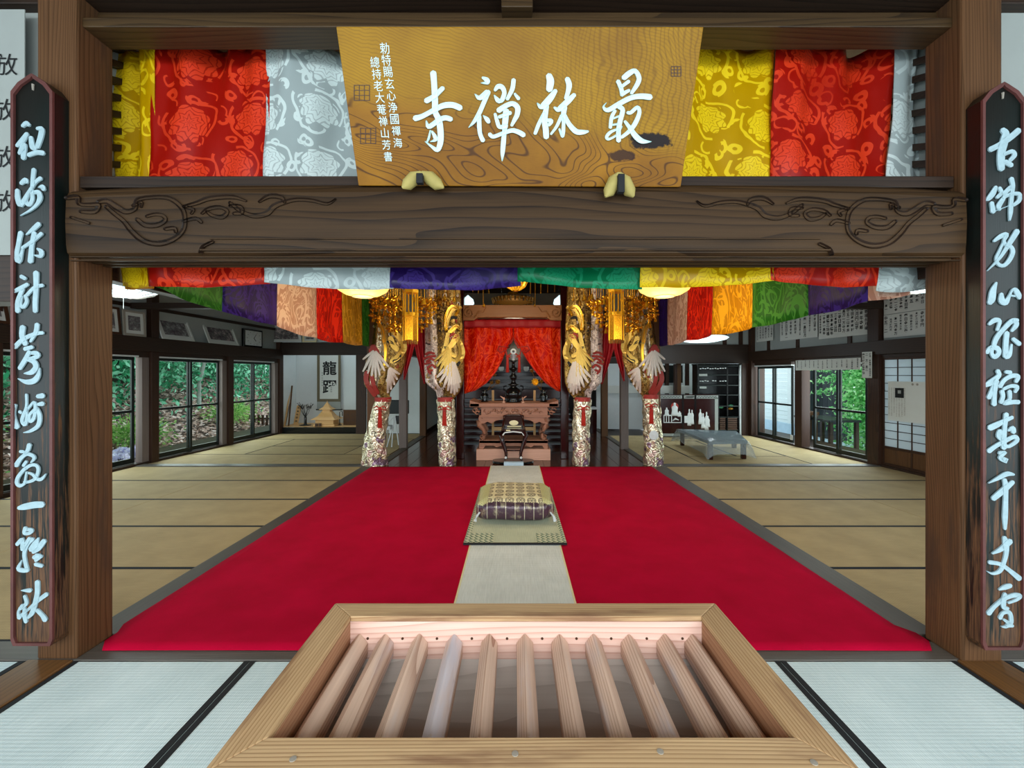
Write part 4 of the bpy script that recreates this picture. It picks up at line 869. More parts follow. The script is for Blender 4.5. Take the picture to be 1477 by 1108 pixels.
# ------------------------------------------------------------------ four wrapped pillars
DP = 6.86
def wrapped(idx, lab, base, tie, bag, strips, reliefs, tass, mirror=False):
    """base: (px0,px1) at floor; tie: (px, py) of the knot; bag: list of (py, px_left, px_right) from the tie up"""
    mm = (lambda x: 2*741.3-x) if mirror else (lambda x: x)
    if mirror:
        base = (mm(base[1]), mm(base[0])); bag = [(y, mm(r), mm(l)) for y, l, r in bag]
    xc = (PT(base[0], 0, DP).x+PT(base[1], 0, DP).x)/2
    r_ = empty('wrapped_pillar', lab, 'pillar', (xc, DP+.12, 0), 'brocade wrapped pillars in front of the altar')
    s = DP/F; bw = (base[1]-base[0])*s/2
    MB().box(xc-.09, xc+.09, DP+.04, DP+.22, 0, 3.0).build('post', M['pillar'], r_, bevel=.01)
    zt = EYE-(tie[1]-HY)*s; xt = PT(mm(tie[0]), 0, DP).x
    def low(u, v):
        a = u*math.tau; z = .004+zt*v; wd = (bw*.98*(1-v)**2+.135*(1-(1-v)**2)); wd += .012*math.sin(a*5+z*9)+.010*math.sin(a*9-z*23+idx)
        x = xc+(xt-xc)*v*v; return Vector((x+wd*math.cos(a), DP+.12+(.13+.01*math.sin(a*7+z*17))*math.sin(a), z))
    mb = MB(); mb.grid(low, 40, 36, closeu=True); mb.build('lower_wrap', M['wrap'], r_, smooth=True)
    bag = [(tie[1], mm(tie[0])-11, mm(tie[0])+11)]+bag
    B = np.array(bag, float); zz = EYE-(B[:, 0]-HY)*s; xl_ = (B[:, 1]-HX)*s; xr_ = (B[:, 2]-HX)*s
    zmax = 3.0; zz = np.append(zz, zmax); xl_ = np.append(xl_, xl_[-1]); xr_ = np.append(xr_, xr_[-1])
    def bagp(u, v, out=0):
        z = zz[0]+(zmax-zz[0])*v; l = np.interp(z, zz, xl_); r = np.interp(z, zz, xr_); x = l+(r-l)*u
        full = min(1, (z-zz[0])/.25)
        y_ = DP+.08-full*(.16*math.sin(math.pi*min(max(u, 0), 1))**.6)-out - .028*math.sin(u*21+z*1.5)*full
        return Vector((x, y_, z))
    for u0, u1, mt in strips:
        if mirror: u0, u1 = 1-u1, 1-u0
        mb = MB(); mb.grid(lambda u, v: bagp(u0+(u1-u0)*u, v**1.4), 14, 40, flip=False)
        mb.build('hanging_cloth', M[mt], r_, smooth=True, solid=.01)
    mb = MB(); mb.grid(lambda u, v: Vector((xt+.135*math.cos(u*math.tau), DP+.12+.14*math.sin(u*math.tau), zt-.03+.07*v)), 20, 3, closeu=True); mb.build('red_collar', M['embred'], r_, smooth=True)
    def surf(x, y):      # drawing px -> cloth surface
        X_ = PT(mm(x), y, DP); z = X_.z; l = np.interp(z, zz, xl_); r = np.interp(z, zz, xr_)
        u = (X_.x-l)/(r-l); uc = min(max(u, .02), .98); full = min(1, max(0, (z-zz[0])/.25)); yb_ = DP+.07-full*(.16*math.sin(math.pi*uc)**.6)
        return Vector((X_.x*(yb_/DP), yb_, EYE+(z-EYE)*(yb_/DP)))
    for nm, mt, st in reliefs:
        mb = MB()
        for q in st: stroke(mb, q[::-1] if mirror else q, surf, Vector((0, -.035, 0)), .9 if nm != 'feather' else 1.1, 4)
        mb.build(nm, M[mt], r_, smooth=False)
    rs = random.Random(idx*7); zlo, zhi = EYE-(560-HY)*s, EYE-(418-HY)*s
    for mt2, nn in (('embgold', 34), ('embwhite', 20), ('embred', 8)):
        mb = MB()
        for _ in range(nn):
            yy = rs.uniform(420, 562); X0 = np.interp(EYE-(yy-HY)*s, zz, xl_)/s+HX; X1 = np.interp(EYE-(yy-HY)*s, zz, xr_)/s+HX; xx = rs.uniform(X0+3, X1-3); xx = mm(xx)
            a0 = rs.uniform(0, 6.3); rr = rs.uniform(1.2, 3.2); dv = rs.choice((-1, 1))
            stroke(mb, [(xx+rr*math.cos(a0+dv*k*.8)*(1-k*.12), yy+1.5*rr*math.sin(a0+dv*k*.8)*(1-k*.12), .5+.35*k*(5-k)*.35) for k in range(6)][::-1 if mirror else 1], surf, Vector((0, -.022, 0)), .9, 2)
        mb.build('scroll_embroidery', M[mt2], r_, kind='stuff')
    # knot, bow loops and tassel
    kx, ky, ty = tass; kp = PT(mm(kx), ky, DP-.06); mb = MB()
    for sg in (-1, 1):
        mb.tube([kp, kp+Vector((sg*.05, -.01, .035)), kp+Vector((sg*.10, 0, .01)), kp+Vector((sg*.09, 0, -.03)), kp+Vector((sg*.03, 0, -.012)), kp], .009, 6)
    mb.sphere(kp, .022, 8, 6); mb.build('cord_bow', M['redcord'], r_, smooth=True)
    te = PT(mm(kx), ty, DP-.06); mb = MB(); mb.lathe([(.012, 0), (.022, -.03), (.024, -.06), (.030, te.z-kp.z), (.0, te.z-kp.z)], kp, 12, None, 1, .7)
    for k in range(8): a = k/8*math.tau; mb.tube([kp+Vector((.024*math.cos(a), .016*math.sin(a), -.06)), kp+Vector((.032*math.cos(a), .022*math.sin(a), te.z-kp.z-.006))], .005, 4)
    mb.build('tassel', M['redcord'], r_, smooth=True)
    MB().lathe([(.0, .0), (.028, 0), (.030, .012), (.026, .03), (0, .03)], kp+Vector((0, 0, -.05)), 12).build('tassel_cap', M['embred'], r_, smooth=True)
    return r_
def Z(ox, oy, sc, st): return [[(ox+a/sc, oy+b/sc, c/sc) for a, b, c in q] for q in parse(st)]
# crop of the photo used for measuring: origin (510,400), scale 7.91
z1 = lambda st: Z(510, 400, 7.91, st)
z2 = lambda st: Z(510, 530, 7.39, st)
def fan(cx, cy, pts, r=3):
    out = []
    for (x, y, w_) in pts: out.append([(cx+(x-cx)*.1, cy+(y-cy)*.1, w_*1.2), (cx+(x-cx)*.6, cy+(y-cy)*.6, w_*1.5), (cx+(x-cx)*.95, cy+(y-cy)*.95, w_*.9)])
    return out
RI = [('phoenix_neck', 'embgold', z1('1180,680,70 1130,760,60 1080,820,50;1200,720,60 1240,850,70 1200,960,80 1140,1010,60 1060,1000,60;1060,560,45 1090,440,50 1110,380,60 1170,350,55 1220,350,40;1100,620,40 1180,560,45 1220,590,30 1230,540,25;1080,650,45 1060,760,50 1030,860,50;1090,860,45 1160,900,45;1090,930,45 1150,960,45;1080,1040,45 1140,1090,45')),
      ('crest', 'embred', z1('1100,680,20 1140,650,28 1190,670,22;1120,700,20 1170,690,20')),
      ('peony', 'embred', z1('830,880,28 870,860,28 920,870,24;810,930,28 850,910,26 930,900,26;840,960,26 890,930,24 940,960,24;820,990,24 880,970,24;850,1030,26 900,1000,24 930,1030,24;860,1080,26 900,1060,22;880,1100,22 850,1050,22')),
      ('feather', 'embwhite', fan(655, 520, [(640, 560, 3), (646, 565, 3), (651, 569, 3), (656, 571, 3), (660, 567, 3), (663, 561, 3), (665, 553, 2.6), (634, 553, 3), (630, 545, 3)])),
      ('feather', 'embgold', fan(650, 500, [(630, 530, 2.6), (634, 537, 2.6), (640, 541, 2.6), (646, 545, 2.6), (652, 545, 2.6), (626, 522, 2.4)])),
      ('black_cloud', 'black', z1('1020,800,14 1070,810,26 1120,850,8;1190,1000,40 1220,960,20;1100,480,20 1140,460,34 1180,470,14;840,760,8 870,765,14;960,530,14 1000,525,16;980,610,16 1000,620,10')),
      ('cloud', 'wrap_brown', z1('940,370,45 990,350,50 1040,370,40;950,410,35 1000,400,40')),
      ('gold_scroll', 'gold', z1('1060,600,35 1050,500,35 1080,400,40 1130,340,40 1200,370,30 1170,430,30;1120,620,34 1170,570,34 1220,600,28'))]
RO = [('phoenix_neck', 'embgold', z1('440,600,50 480,640,60 540,700,70 580,790,70 550,870,70 490,930,60 440,960,50;330,560,40 350,640,50 360,740,50;430,700,60 460,780,60 500,820,60;300,420,36 350,500,40 370,580,36')),
      ('red_feather', 'embred', z1('230,800,70 260,880,80 250,970,60;200,830,40 220,920,40')+z2('150,60,50 140,130,50 180,220,50 230,290,50;200,100,40 220,190,40 260,270,40')),
      ('feather', 'embwhite', fan(541, 505, [(528, 528, 2.6), (524, 537, 2.4), (531, 540, 2.4), (537, 544, 2.4), (543, 546, 2.4), (549, 543, 2.4), (524, 519, 2.2), (556, 536, 2.6), (562, 530, 2.6)])),
      ('feather', 'embwhite', fan(562, 530, [(574, 548, 2.6), (570, 556, 2.6), (565, 563, 2.6), (560, 568, 2.6), (577, 540, 2.6)])),
      ('black_cloud', 'black', z1('320,430,14 350,435,26 380,430,10;340,540,24 360,550,20;380,740,14 430,740,30 470,770,10;470,960,40 520,940,30 550,880,14')),
      ('cloud', 'wrap_brown', z1('300,290,50 350,270,55 430,280,40;320,320,40 390,320,40')),
      ('sequin_band', 'gold2', z1('290,520,30 330,600,34 350,700,34 370,800,30 370,900,26 360,1000,26'))]
bagI = [(565, 628, 662), (552, 613, 667), (530, 611, 668), (500, 612, 667), (470, 611, 666), (440, 611, 664), (410, 612, 663)]
bagO = [(566, 531, 560), (555, 524, 568), (540, 523, 577), (520, 526, 583), (500, 531, 584), (470, 536, 580), (440, 537, 578), (410, 535, 578)]
wrapped(1, 'outermost left pillar wrapped in silver brocade, with a bag of phoenix cloth leaning outward', (516, 556), (549, 577), bagO, [(0, .28, 'wrap_brown'), (.26, .52, 'wrap'), (.5, 1, 'wrap_gold')], RO, (548, 589, 617))
wrapped(2, 'inner left pillar wrapped in silver brocade just left of the red altar curtain', (631, 655), (641, 577), bagI, [(0, .36, 'wrap_white'), (.34, .6, 'wrap_brown'), (.58, 1, 'wrap_gold')], RI, (641, 589, 614))
wrapped(3, 'inner right pillar wrapped in silver brocade just right of the red altar curtain', (631, 655), (641, 577), bagI, [(0, .36, 'wrap_white'), (.34, .6, 'wrap_brown'), (.58, 1, 'wrap_gold')], RI, (641, 589, 614), True)
wrapped(4, 'outermost right pillar wrapped in silver brocade, beside the folding screen', (522, 551), (541, 573), bagO, [(0, .28, 'wrap_brown'), (.26, .52, 'wrap'), (.5, 1, 'wrap_gold')], RO, (543, 585, 611), True)
sc_ = PT(943, 628, DP-.02); t_ = MB().lathe([(0, -.008), (.075, -.006), (.075, .0), (0, .004)], sc_, 24, Matrix.Rotation(math.pi/2, 3, 'X'))
t_.build('round_sticker', M['silver'], None, label='round silvery medallion fixed low on the outermost right wrapped pillar', cat='medallion')
# ------------------------------------------------------------------ gilded hanging ornaments (strings of flowers and bells)
def rosette(mb, c, r, n=8):
    vs = [c+Vector((0, -r*.55, 0))]
    for k in range(2*n):
        a = k/(2*n)*math.tau; q = r*(1 if k % 2 == 0 else .68); vs.append(c+Vector((q*math.cos(a), 0, q*math.sin(a))))
    vs.append(c+Vector((0, r*.5, 0))); m = 2*n
    mb.add(vs, [(0, 1+(k+1) % m, 1+k) for k in range(m)]+[(m+1, 1+k, 1+(k+1) % m) for k in range(m)])
def strand(px, pyb, d, par, mt='gold', sz_=1.0, nm='strand'):
    p = PT(px, pyb, d); z = p.z; mb = MB(); mb.tube([Vector((p.x, d, z)), Vector((p.x, d, 3.05))], .004, 4)
    k = 0
    while z < 2.62:
        j = Vector((p.x+rnd.uniform(-.012, .012), d+rnd.uniform(-.03, .0), z)); r = rnd.choice((.032, .045, .05))*sz_
        if k % 3 == 0: mb.lathe([(.004, r), (r*.45, r*.5), (r*.62, -r*.5), (r*.75, -r*.75), (0, -r*.7)], j, 8)
        else:
            rosette(mb, j, r)
            for s in (-1, 1): rosette(mb, j+Vector((s*r*1.25, .01, rnd.uniform(-.02, .02))), r*.55, 5)
        z += r*1.9; k += 1
    return mb.build(nm, M[mt], par)
def ornament(cx, lab, strands, d):
    r_ = empty('gilded_hanging_ornament', lab, 'ornament', (PT(cx, 0, d).x, d, 3.05), 'gilded hanging temple ornaments')
    hub = MB(); c = Vector((PT(cx, 0, d).x, d, 3.05)); hub.tube([c, Vector((c.x, d, 3.9))], .01, 5); hub.lathe([(.02, .1), (.10, .06), (.2, -.02), (.16, -.05), (0, -.06)], c, 16); hub.build('canopy', M['gold'], r_)
    for px, py, mt, s_ in strands: strand(px, py, d+rnd.uniform(-.08, .08), r_, mt, s_)
sL = [(543, 448, 'gold', .9), (551, 440, 'gold2', 1), (560, 436, 'gold', 1.1), (567, 444, 'gold', 1.1), (573, 438, 'gold2', 1), (538, 462, 'gold', .8), (547, 470, 'gold', .9), (556, 452, 'gold', 1.0), (563, 478, 'gold', .9), (570, 482, 'gold', .9), (577, 476, 'gold', 1), (580, 462, 'dullgold', 1)]
sM = [(606, 440, 'gold', 1.1), (612, 436, 'gold2', 1.1), (619, 444, 'gold', 1.1), (632, 432, 'gold', 1.1), (641, 430, 'gold', 1), (603, 460, 'gold', 1), (608, 478, 'gold', .95), (616, 470, 'gold', 1), (622, 464, 'gold2', 1.1), (628, 450, 'gold', 1), (636, 440, 'dullgold', 1), (646, 438, 'dullgold', 1.1), (655, 432, 'gold', 1)]
ornament(556, 'gilded strings of flowers hanging in front of the outermost left wrapped pillar', sL, 6.3)
ornament(623, 'gilded strings of flowers hanging in front of the inner left wrapped pillar', sM, 6.35)
mr = lambda q: [(2*741.3-a, b, c, e) for a, b, c, e in q]
ornament(2*741.3-556, 'gilded strings of flowers hanging in front of the outermost right wrapped pillar', mr(sL), 6.3)
ornament(2*741.3-623, 'gilded strings of flowers hanging in front of the inner right wrapped pillar', mr(sM), 6.35)
for cx, lab, st in ((697, 'small gilded bell ornament above the left half of the altar beam', [(682, 421, 'gold', .9), (690, 424, 'gold', .9), (697, 441, 'gold', .8), (705, 424, 'gold', .9)]), (772, 'small gilded bell ornament above the right half of the altar beam', [(765, 424, 'gold', .9), (772, 441, 'gold', .8), (780, 424, 'gold', .9), (790, 422, 'dullgold', .9), (800, 421, 'dullgold', .9)])):
    ornament(cx, lab, st, 6.9)
c = PT(744, 412, 6.4); g_ = empty('gilded_canopy_boss', 'gilded lotus shaped boss showing under the middle of the front curtain', 'ornament', tuple(c))
MB().tube([c, Vector((c.x, c.y, 3.9))], .008, 5).build('chain', M['dullgold'], g_)
MB().lathe([(0, -.09), (.03, -.085), (.06, -.06), (.12, -.02), (.16, .05), (.17, .08), (0, .1)], c, 24).build('lotus_bowl', M['gold'], g_, smooth=False)
for k in range(12): a = k/12*math.tau; MB().tube([c+Vector((.05*math.cos(a), .05*math.sin(a), -.07)), c+Vector((.13*math.cos(a), .13*math.sin(a), -.01)), c+Vector((.18*math.cos(a), .18*math.sin(a), .07))], [.01, .022, .008], 5).build('petal', M['gold2'], g_)
# hexagonal gilded lanterns
def lantern(px, lab, pyb=492, m='gold2'):
    d = 5.9; p = PT(px, pyb, d); r_ = empty('gilded_hanging_lantern', lab, 'lantern', tuple(p), 'gilded hexagonal hanging lanterns'); q = d/F
    R1 = 10.5*q; H1 = 34*q
    mb = MB(); n = 6; mb.lathe([(R1*.9, 0), (R1, .01), (R1, H1), (R1*.92, H1+.01), (R1*.3, H1+.012)], p, n); mb.build('lantern_body', M['gold'], r_)
    for k in range(6):
        a = k/6*math.tau; x, y_ = R1*math.cos(a), R1*math.sin(a); MB().tube([p+Vector((x, y_, 0)), p+Vector((x, y_, H1))], .008, 5).build('corner_rib', M[m], r_)
        MB().tube([p+Vector((x*.98, y_*.98, H1)), p+Vector((x*.95, y_*.95, H1+.34))], .012, 5).build('upright', M[m], r_)
        a2 = (k+.5)/6*math.tau; w3 = Vector((math.cos(a2), math.sin(a2), 0))*R1*.87
        MB().tube([p+w3+Vector((0, 0, H1+.02)), p+w3+Vector((0, 0, H1+.09))], [.035, .008], 5).build('finial', M[m], r_)
    mb = MB(); mb.lathe([(R1*1.02, H1), (R1*1.12, H1+.012), (R1*1.1, H1+.06), (R1*.95, H1+.065)], p, 6); mb.build('collar_band', M[m], r_)
    mb = MB(); mb.lathe([(R1*.9, H1+.33), (R1*1.1, H1+.34), (R1*1.1, H1+.38), (0, H1+.45)], p, 6); mb.build('top_plate', M[m], r_)
    mb = MB()
    for k in range(24): a = k/24*math.tau; mb.tube([p+Vector((R1*.95*math.cos(a), R1*.95*math.sin(a), .0)), p+Vector((R1*.95*math.cos(a), R1*.95*math.sin(a), -.04))], .006, 4)
    mb.build('bead_fringe', M['dullgold'], r_); MB().tube([p+Vector((0, 0, H1+.4)), Vector((p.x, p.y, 3.9))], .006, 4).build('chain', M['dullgold'], r_)
lantern(592, 'gilded hanging lantern left of the altar curtain'); lantern(889, 'gilded hanging lantern right of the altar curtain', 491)
# red drapes between the wrapped pillars
def drape(q, d, lab, apex, m='redplain', name='red_drape'):
    """q: top-left px, top-right px, top py, bottom py left / right, apex of the opening"""
    l, r, pt, pl_, pr_ = q; ax, ay = apex; o = empty(name, lab, 'drape', tuple(PT((l+r)/2, pt, d)))
    for s in (0, 1):
        def fn(u, v):
            # outer edge straight, inner edge swept aside
            py0 = pt; bot = (pl_ if s == 0 else pr_)
            top = (l+(ax-l)*u) if s == 0 else (r+(ax-r)*u)
            spread = 1-u; e = .16+.84*(1-v)**0.8 if v > 0 else 1
            kx = (l if s == 0 else r); yt = (ay-py0)/(bot-py0)
            f = 1 if v < yt else 1-((v-yt)/(1-yt))**1.1*.9
            px = kx+(top-kx)*f; py = py0+(bot-py0)*v-(5*math.sin(u*math.pi)*0 if v < .9 else 0)
            dd = d+.04*math.sin(u*14+v*3)*(.4+v*.6); return PT(px, py, dd)
        MB().grid(fn, 26, 26, uvf=lambda u, v: (u*.8+s, v*1.1)).build('cloth_half', M[m], o, smooth=True, solid=.004)
    MB().box(PT(l, 0, d).x-.03, PT(r, 0, d).x+.03, d-.01, d+.02, PT(0, pt, d).z-.03, PT(0, pt, d).z+.02).build('drape_rail', M['brown'], o)
drape((582, 613, 470, 548, 554), 7.0, 'crimson parted drape behind the left gilded lantern', (598, 498))
drape((867, 901, 470, 554, 550), 7.0, 'crimson parted drape behind the right gilded lantern', (885, 503))
# ------------------------------------------------------------------ altar beam, scarlet curtain
dA = 7.55
ab = empty('altar_beam', 'warm brown carved beam above the scarlet altar curtain', 'beam', (0, dA, 2.4), kind='structure')
l, r = PT(668.5, 441, dA), PT(809.5, 463, dA)
poly = [(l.x, l.z), (r.x, l.z), (r.x, r.z), (PT(794, 0, dA).x, r.z), (PT(788, 0, dA).x, r.z+.05), (PT(690, 0, dA).x, r.z+.05), (PT(684, 0, dA).x, r.z), (l.x, r.z)]
MB().prism(poly[::-1], lambda x, z: Vector((x, dA-.08, z)), Vector((0, .16, 0))).build('beam_body', M['kouryou'], ab, bevel=.006)
for cx in (676.5, 801.5):
    sgn = 1 if cx < 740 else -1; mb = MB(); pts = []
    for k in range(20): a = k/19*math.tau*1.6; rr = .10*(1-k/22); c = PT(cx, 451, dA-.09); pts.append(c+Vector((rr*math.cos(a+math.pi/2)*sgn, 0, rr*math.sin(a+math.pi/2))))
    mb.tube(pts, .010, 6); mb.tube([PT(cx+8*sgn, 458, dA-.09), PT(cx+14*sgn, 449, dA-.09), PT(cx+20*sgn, 450, dA-.09), PT(cx+25*sgn, 443, dA-.09)], [.012, .014, .012, .005], 6)
    mb.build('swirl_carving', M['kouryou'], ab, smooth=True)
MB().box(PT(690, 0, dA).x, PT(788, 0, dA).x, dA-.095, dA-.07, r.z+.055, r.z+.085).build('bead_moulding', M['kouryou'], ab, bevel=.004)
for px in (664, 814): x = PT(px, 0, dA).x; pillar('pillar', x-.07, x+.07, dA-.07, dA+.07, 3.4, M['redlacq'], 'dark lacquered altar post at the %s edge of the scarlet curtain' % ('left' if px < 740 else 'right'), .01)
rc = empty('altar_curtain', 'large scarlet curtain parted in the middle below the altar beam', 'curtain', tuple(PT(740, 462, dA+.02)))
def altc(s):
    def fn(u, v):    # u 0 = outer edge, 1 = middle; v 0 top, 1 bottom
        o_, mid = (669, 740.5) if s == 0 else (812, 740.5)
        # outline of the inner edge: hangs straight to y 488 then sweeps out to the bottom corner
        P = [(461, mid), (487, mid), (496, mid+(-6 if s == 0 else 6)), (515, mid+(-14 if s == 0 else 17)), (535, mid+(-24 if s == 0 else 31)), (552, mid+(-38 if s == 0 else 46)), (563, mid+(-55 if s == 0 else 62))]
        ybot = (568, 566)[s]
        py_in = 461+(P[-1][0]-461)*v; py_out = 461+(ybot-461)*v; py = py_out+(py_in-py_out)*u
        xi = np.interp(py_in, [p[0] for p in P], [p[1] for p in P]); px = o_+(xi-o_)*u
        dd = dA+.05+.035*math.sin(u*11+v*4)+.015*math.sin(u*27-v*6); return PT(px, py, dd)
    return fn
for s in (0, 1):
    MB().grid(altc(s), 34, 34, uvf=lambda u, v: (u*.9+s*2, v*1.3)).build('cloth_half', M['redcurtain'], rc, smooth=True, solid=.004)
    f_ = altc(s); mb = MB(); mb.tube([f_(1, k/20)+Vector((0, -.01, 0)) for k in range(21)], .008, 5); mb.tube([f_(k/14, 1)+Vector((0, -.01, 0)) for k in range(15)], .008, 5); mb.build('hem', M['redcord'], rc, smooth=True)
mb = MB(); a_, b_ = PT(669, 472, dA-.02), PT(812, 461, dA-.02)
mb.grid(lambda u, v: Vector((a_.x+(b_.x-a_.x)*u, dA-.02+.012*math.sin(u*40), a_.z+(b_.z-a_.z)*v-.01*abs(math.sin(u*22))*(1-v))), 60, 4, uvf=lambda u, v: (u*1.7, v*.2)); mb.build('valance', M['redplain'], rc, smooth=True, solid=.004)
# dark canopy with scalloped rim behind the beam, white paper lamps
cn = empty('altar_canopy', 'brown scalloped round canopy hanging behind the altar beam', 'canopy', tuple(PT(740, 434, 8.3)))
c = PT(740, 437, 8.3); MB().lathe([(.30, 0), (.38, .02), (.40, .07), (.34, .10), (.12, .13), (.10, .2), (0, .2)], c, 36).build('dome', M['dullgold'], cn)
for k in range(30): a = k/30*math.tau; MB().tube([c+Vector((.385*math.cos(a), .385*math.sin(a), -.01)), c+Vector((.41*math.cos(a), .41*math.sin(a), .08))], .016, 5).build('scallop', M['wrap_brown'], cn)
for px, s in ((675, 'left'), (807, 'right')):
    c = PT(px, 441, 8.2); o = MB().lathe([(.02, 0), (.10, .01), (.12, .04), (.10, .12), (.04, .17), (.01, .2)], c, 18).build('paper_lantern', M['glowwhite'], None, smooth=True, label='small white glowing lantern behind the %s end of the altar beam' % s, cat='lantern', group='white lanterns behind the altar beam')
lamp('altar_fill', (0, 8.3, 2.15), 12, (1, .86, .62), .2); lamp('altar_front_fill', (0, 5.6, 2.6), 46, (1, .84, .58), .3)  # added fill lamps with no fixture, brightening the altar and the gilding
# ------------------------------------------------------------------ stepped dais with dark altar behind
da = empty('stepped_dais', 'broad blue grey stepped dais rising behind the altar table', 'dais', (0, 8.7, 0))
for i in range(9):
    y0 = 8.55+i*.20; z1_ = .10*(i+1); hw = 1.22-.0*i
    MB().box(PT(655, 0, 8.6).x-.02*0, PT(830, 0, 8.6).x, y0+.02, 10.6, z1_-.10, z1_-.022).build('riser', M['redlacq'], da)
    bx('tread', (PT(655, 0, 8.6).x-.02, PT(830, 0, 8.6).x+.02, y0-.02, y0+.22, z1_-.022, z1_), M['stairwood'], da, .003)
hd = empty('inner_altar', 'dark lacquered inner altar with shelves behind the scarlet curtain', 'altar', (0, 10.4, .9))
bx('cabinet', (-1.3, 1.3, 10.3, 11.1, .9, 1.12), M['redlacq'], hd); bx('back_panel', (-1.4, 1.4, 11.0, 11.1, .9, 2.9), M['lacq'], hd)
for z in (1.25, 1.42, 1.6): bx('shelf', (-1.1, 1.1, 10.4+(z-1.2)*.5, 11.0, z-.05, z), M['redlacq'], hd); bx('front_rail', (-1.1, 1.1, 10.37+(z-1.2)*.5, 10.4+(z-1.2)*.5, z-.07, z+.01), M['stairwood'], hd)
for s in (-1, 1): bx('altar_column', (s*1.2-.06, s*1.2+.06, 10.35, 10.47, 1.12, 2.6), M['redlacq'], hd)
for px, py, lab in ((723, 532, 'white offering cup left of the black stand'), (759, 532, 'white offering cup right of the black stand')):
    c = PT(px, py, 10.38); MB().lathe([(.03, -.06), (.06, -.03), (.07, .03), (.06, .05), (0, .05)], c, 12).build('offering_cup', M['silver'], None, label=lab+', on the inner altar', cat='cup')
# ------------------------------------------------------------------ altar table
dT = 7.35
at = empty('altar_table', 'carved reddish brown wooden altar table with curved legs on a plinth', 'table', (0, dT+.3, 0))
q = dT/F; X_ = lambda px: (px-HX)*q; Zp = lambda py: EYE-(py-HY)*q
xc = X_(740.5)
bx('plinth', (X_(687), X_(794), dT, dT+.62, 0, Zp(648)), M['altar_base'], at, .006)
bx('base_board', (X_(691), X_(790.5), dT+.03, dT+.60, Zp(640), Zp(635)), M['altar'], at, .004)
# base apron with bracket cut
pr = [(691, 648), (697, 648), (700, 643.5), (712, 643.5), (716, 646), (722, 644), (760, 644), (766, 646), (770, 643.5), (782, 643.5), (785, 648), (790.5, 648), (790.5, 636), (691, 636)]
MB().prism([(X_(a), Zp(b)) for a, b in pr], lambda x, z: Vector((x, dT+.03, z)), Vector((0, .04, 0))).build('base_apron', M['altar'], at, bevel=.003)
bx('table_top', (X_(678), X_(805), dT-.05, dT+.66, Zp(587), Zp(581.5)), M['altar'], at, .008)
for s in (-1, 1):
    xe = X_(678 if s < 0 else 805); mb = MB(); mb.prism([(xe, Zp(587)), (xe, Zp(577)), (xe-s*.04, Zp(578.5)), (xe-s*.16, Zp(581.5)), (xe-s*.16, Zp(587))], lambda x, z: Vector((x, dT-.05, z)), Vector((0, .71, 0))); mb.build('upturned_end', M['altar'], at, bevel=.004)
bx('frieze', (X_(694), X_(790), dT+.0, dT+.58, Zp(599.5), Zp(587)), M['altar'], at, .004)
bx('frieze_rail', (X_(691), X_(793), dT-.02, dT+.60, Zp(602), Zp(599)), M['altar'], at, .004)
mb = MB(); rr_ = random.Random(3)
for i in range(26):
    x = X_(700+i*3.2); z = Zp(593+2.6*math.sin(i*1.3)); a0 = rr_.uniform(0, 6)
    mb.tube([Vector((x+.03*math.cos(a0+k*.9)*(1-k/8), dT-.008, z+.028*math.sin(a0+k*.9)*(1-k/8))) for k in range(6)], [.006, .011, .012, .011, .009, .005], 5)
mb.build('dragon_carving', M['altar'], at, smooth=True)
for s in (-1, 1):
    cx_ = X_(688 if s < 0 else 796); mb = MB()
    for k, (dx, dz, rad) in enumerate(((-.02, .02, .05), (.03, .0, .045), (.0, -.04, .035))):
        mb.tube([Vector((cx_+s*dx+rad*math.cos(a), dT+.02, Zp(592)+dz+rad*.8*math.sin(a))) for a in [j/9*math.tau*.85 for j in range(10)]], .012, 5)
    mb.build('corner_carving', M['altar'], at, smooth=True)
for fr in (0, 1):
    yy = dT+.04+fr*.5
    for s in (-1, 1):
        g = lambda px: X_(740.5+s*(px-740.5)) if s > 0 else X_(740.5-(px-740.5))
        pts = [(786, 603, .05), (790, 608, .058), (789.5, 614, .05), (784, 620, .036), (781, 626, .032), (782.5, 631, .036), (786, 634, .04)]
        mb = MB(); mb.tube([Vector((g(a), yy, Zp(b))) for a, b, c_ in pts], [c_ for a, b, c_ in pts], 8)
        mb.tube([Vector((g(786)+.028*math.cos(t), yy-.035, Zp(630)+.03*math.sin(t))) for t in [j/8*math.tau*.9 for j in range(9)]], .009, 5)
        mb.build('leg', M['altar'], at, smooth=True)
ap = [(690, 602), (791, 602), (790, 612), (783, 611), (778, 608.5), (772, 611), (766, 607), (758, 605.5), (750, 602.8), (731, 602.8), (723, 605.5), (715, 607), (709, 611), (703, 608.5), (698, 611), (691, 612)]
MB().prism([(X_(a), Zp(b)) for a, b in ap][::-1], lambda x, z: Vector((x, dT+.0, z)), Vector((0, .035, 0))).build('apron', M['altar'], at, bevel=.003)
fr_ = empty('wooden_stand', 'plain pale timber trestle showing behind the altar table', 'stand', (xc, 8.2, 0))
for px in (711, 771): x = (px-HX)*8.2/F; bx('upright', (x-.022, x+.022, 8.18, 8.22, .005, EYE-(563-HY)*8.2/F), M['shelfwood'], fr_)
bx('crossbar', ((711-HX)*8.2/F, (771-HX)*8.2/F, 8.17, 8.19, EYE-(621-HY)*8.2/F, EYE-(616-HY)*8.2/F), M['shelfwood'], fr_)
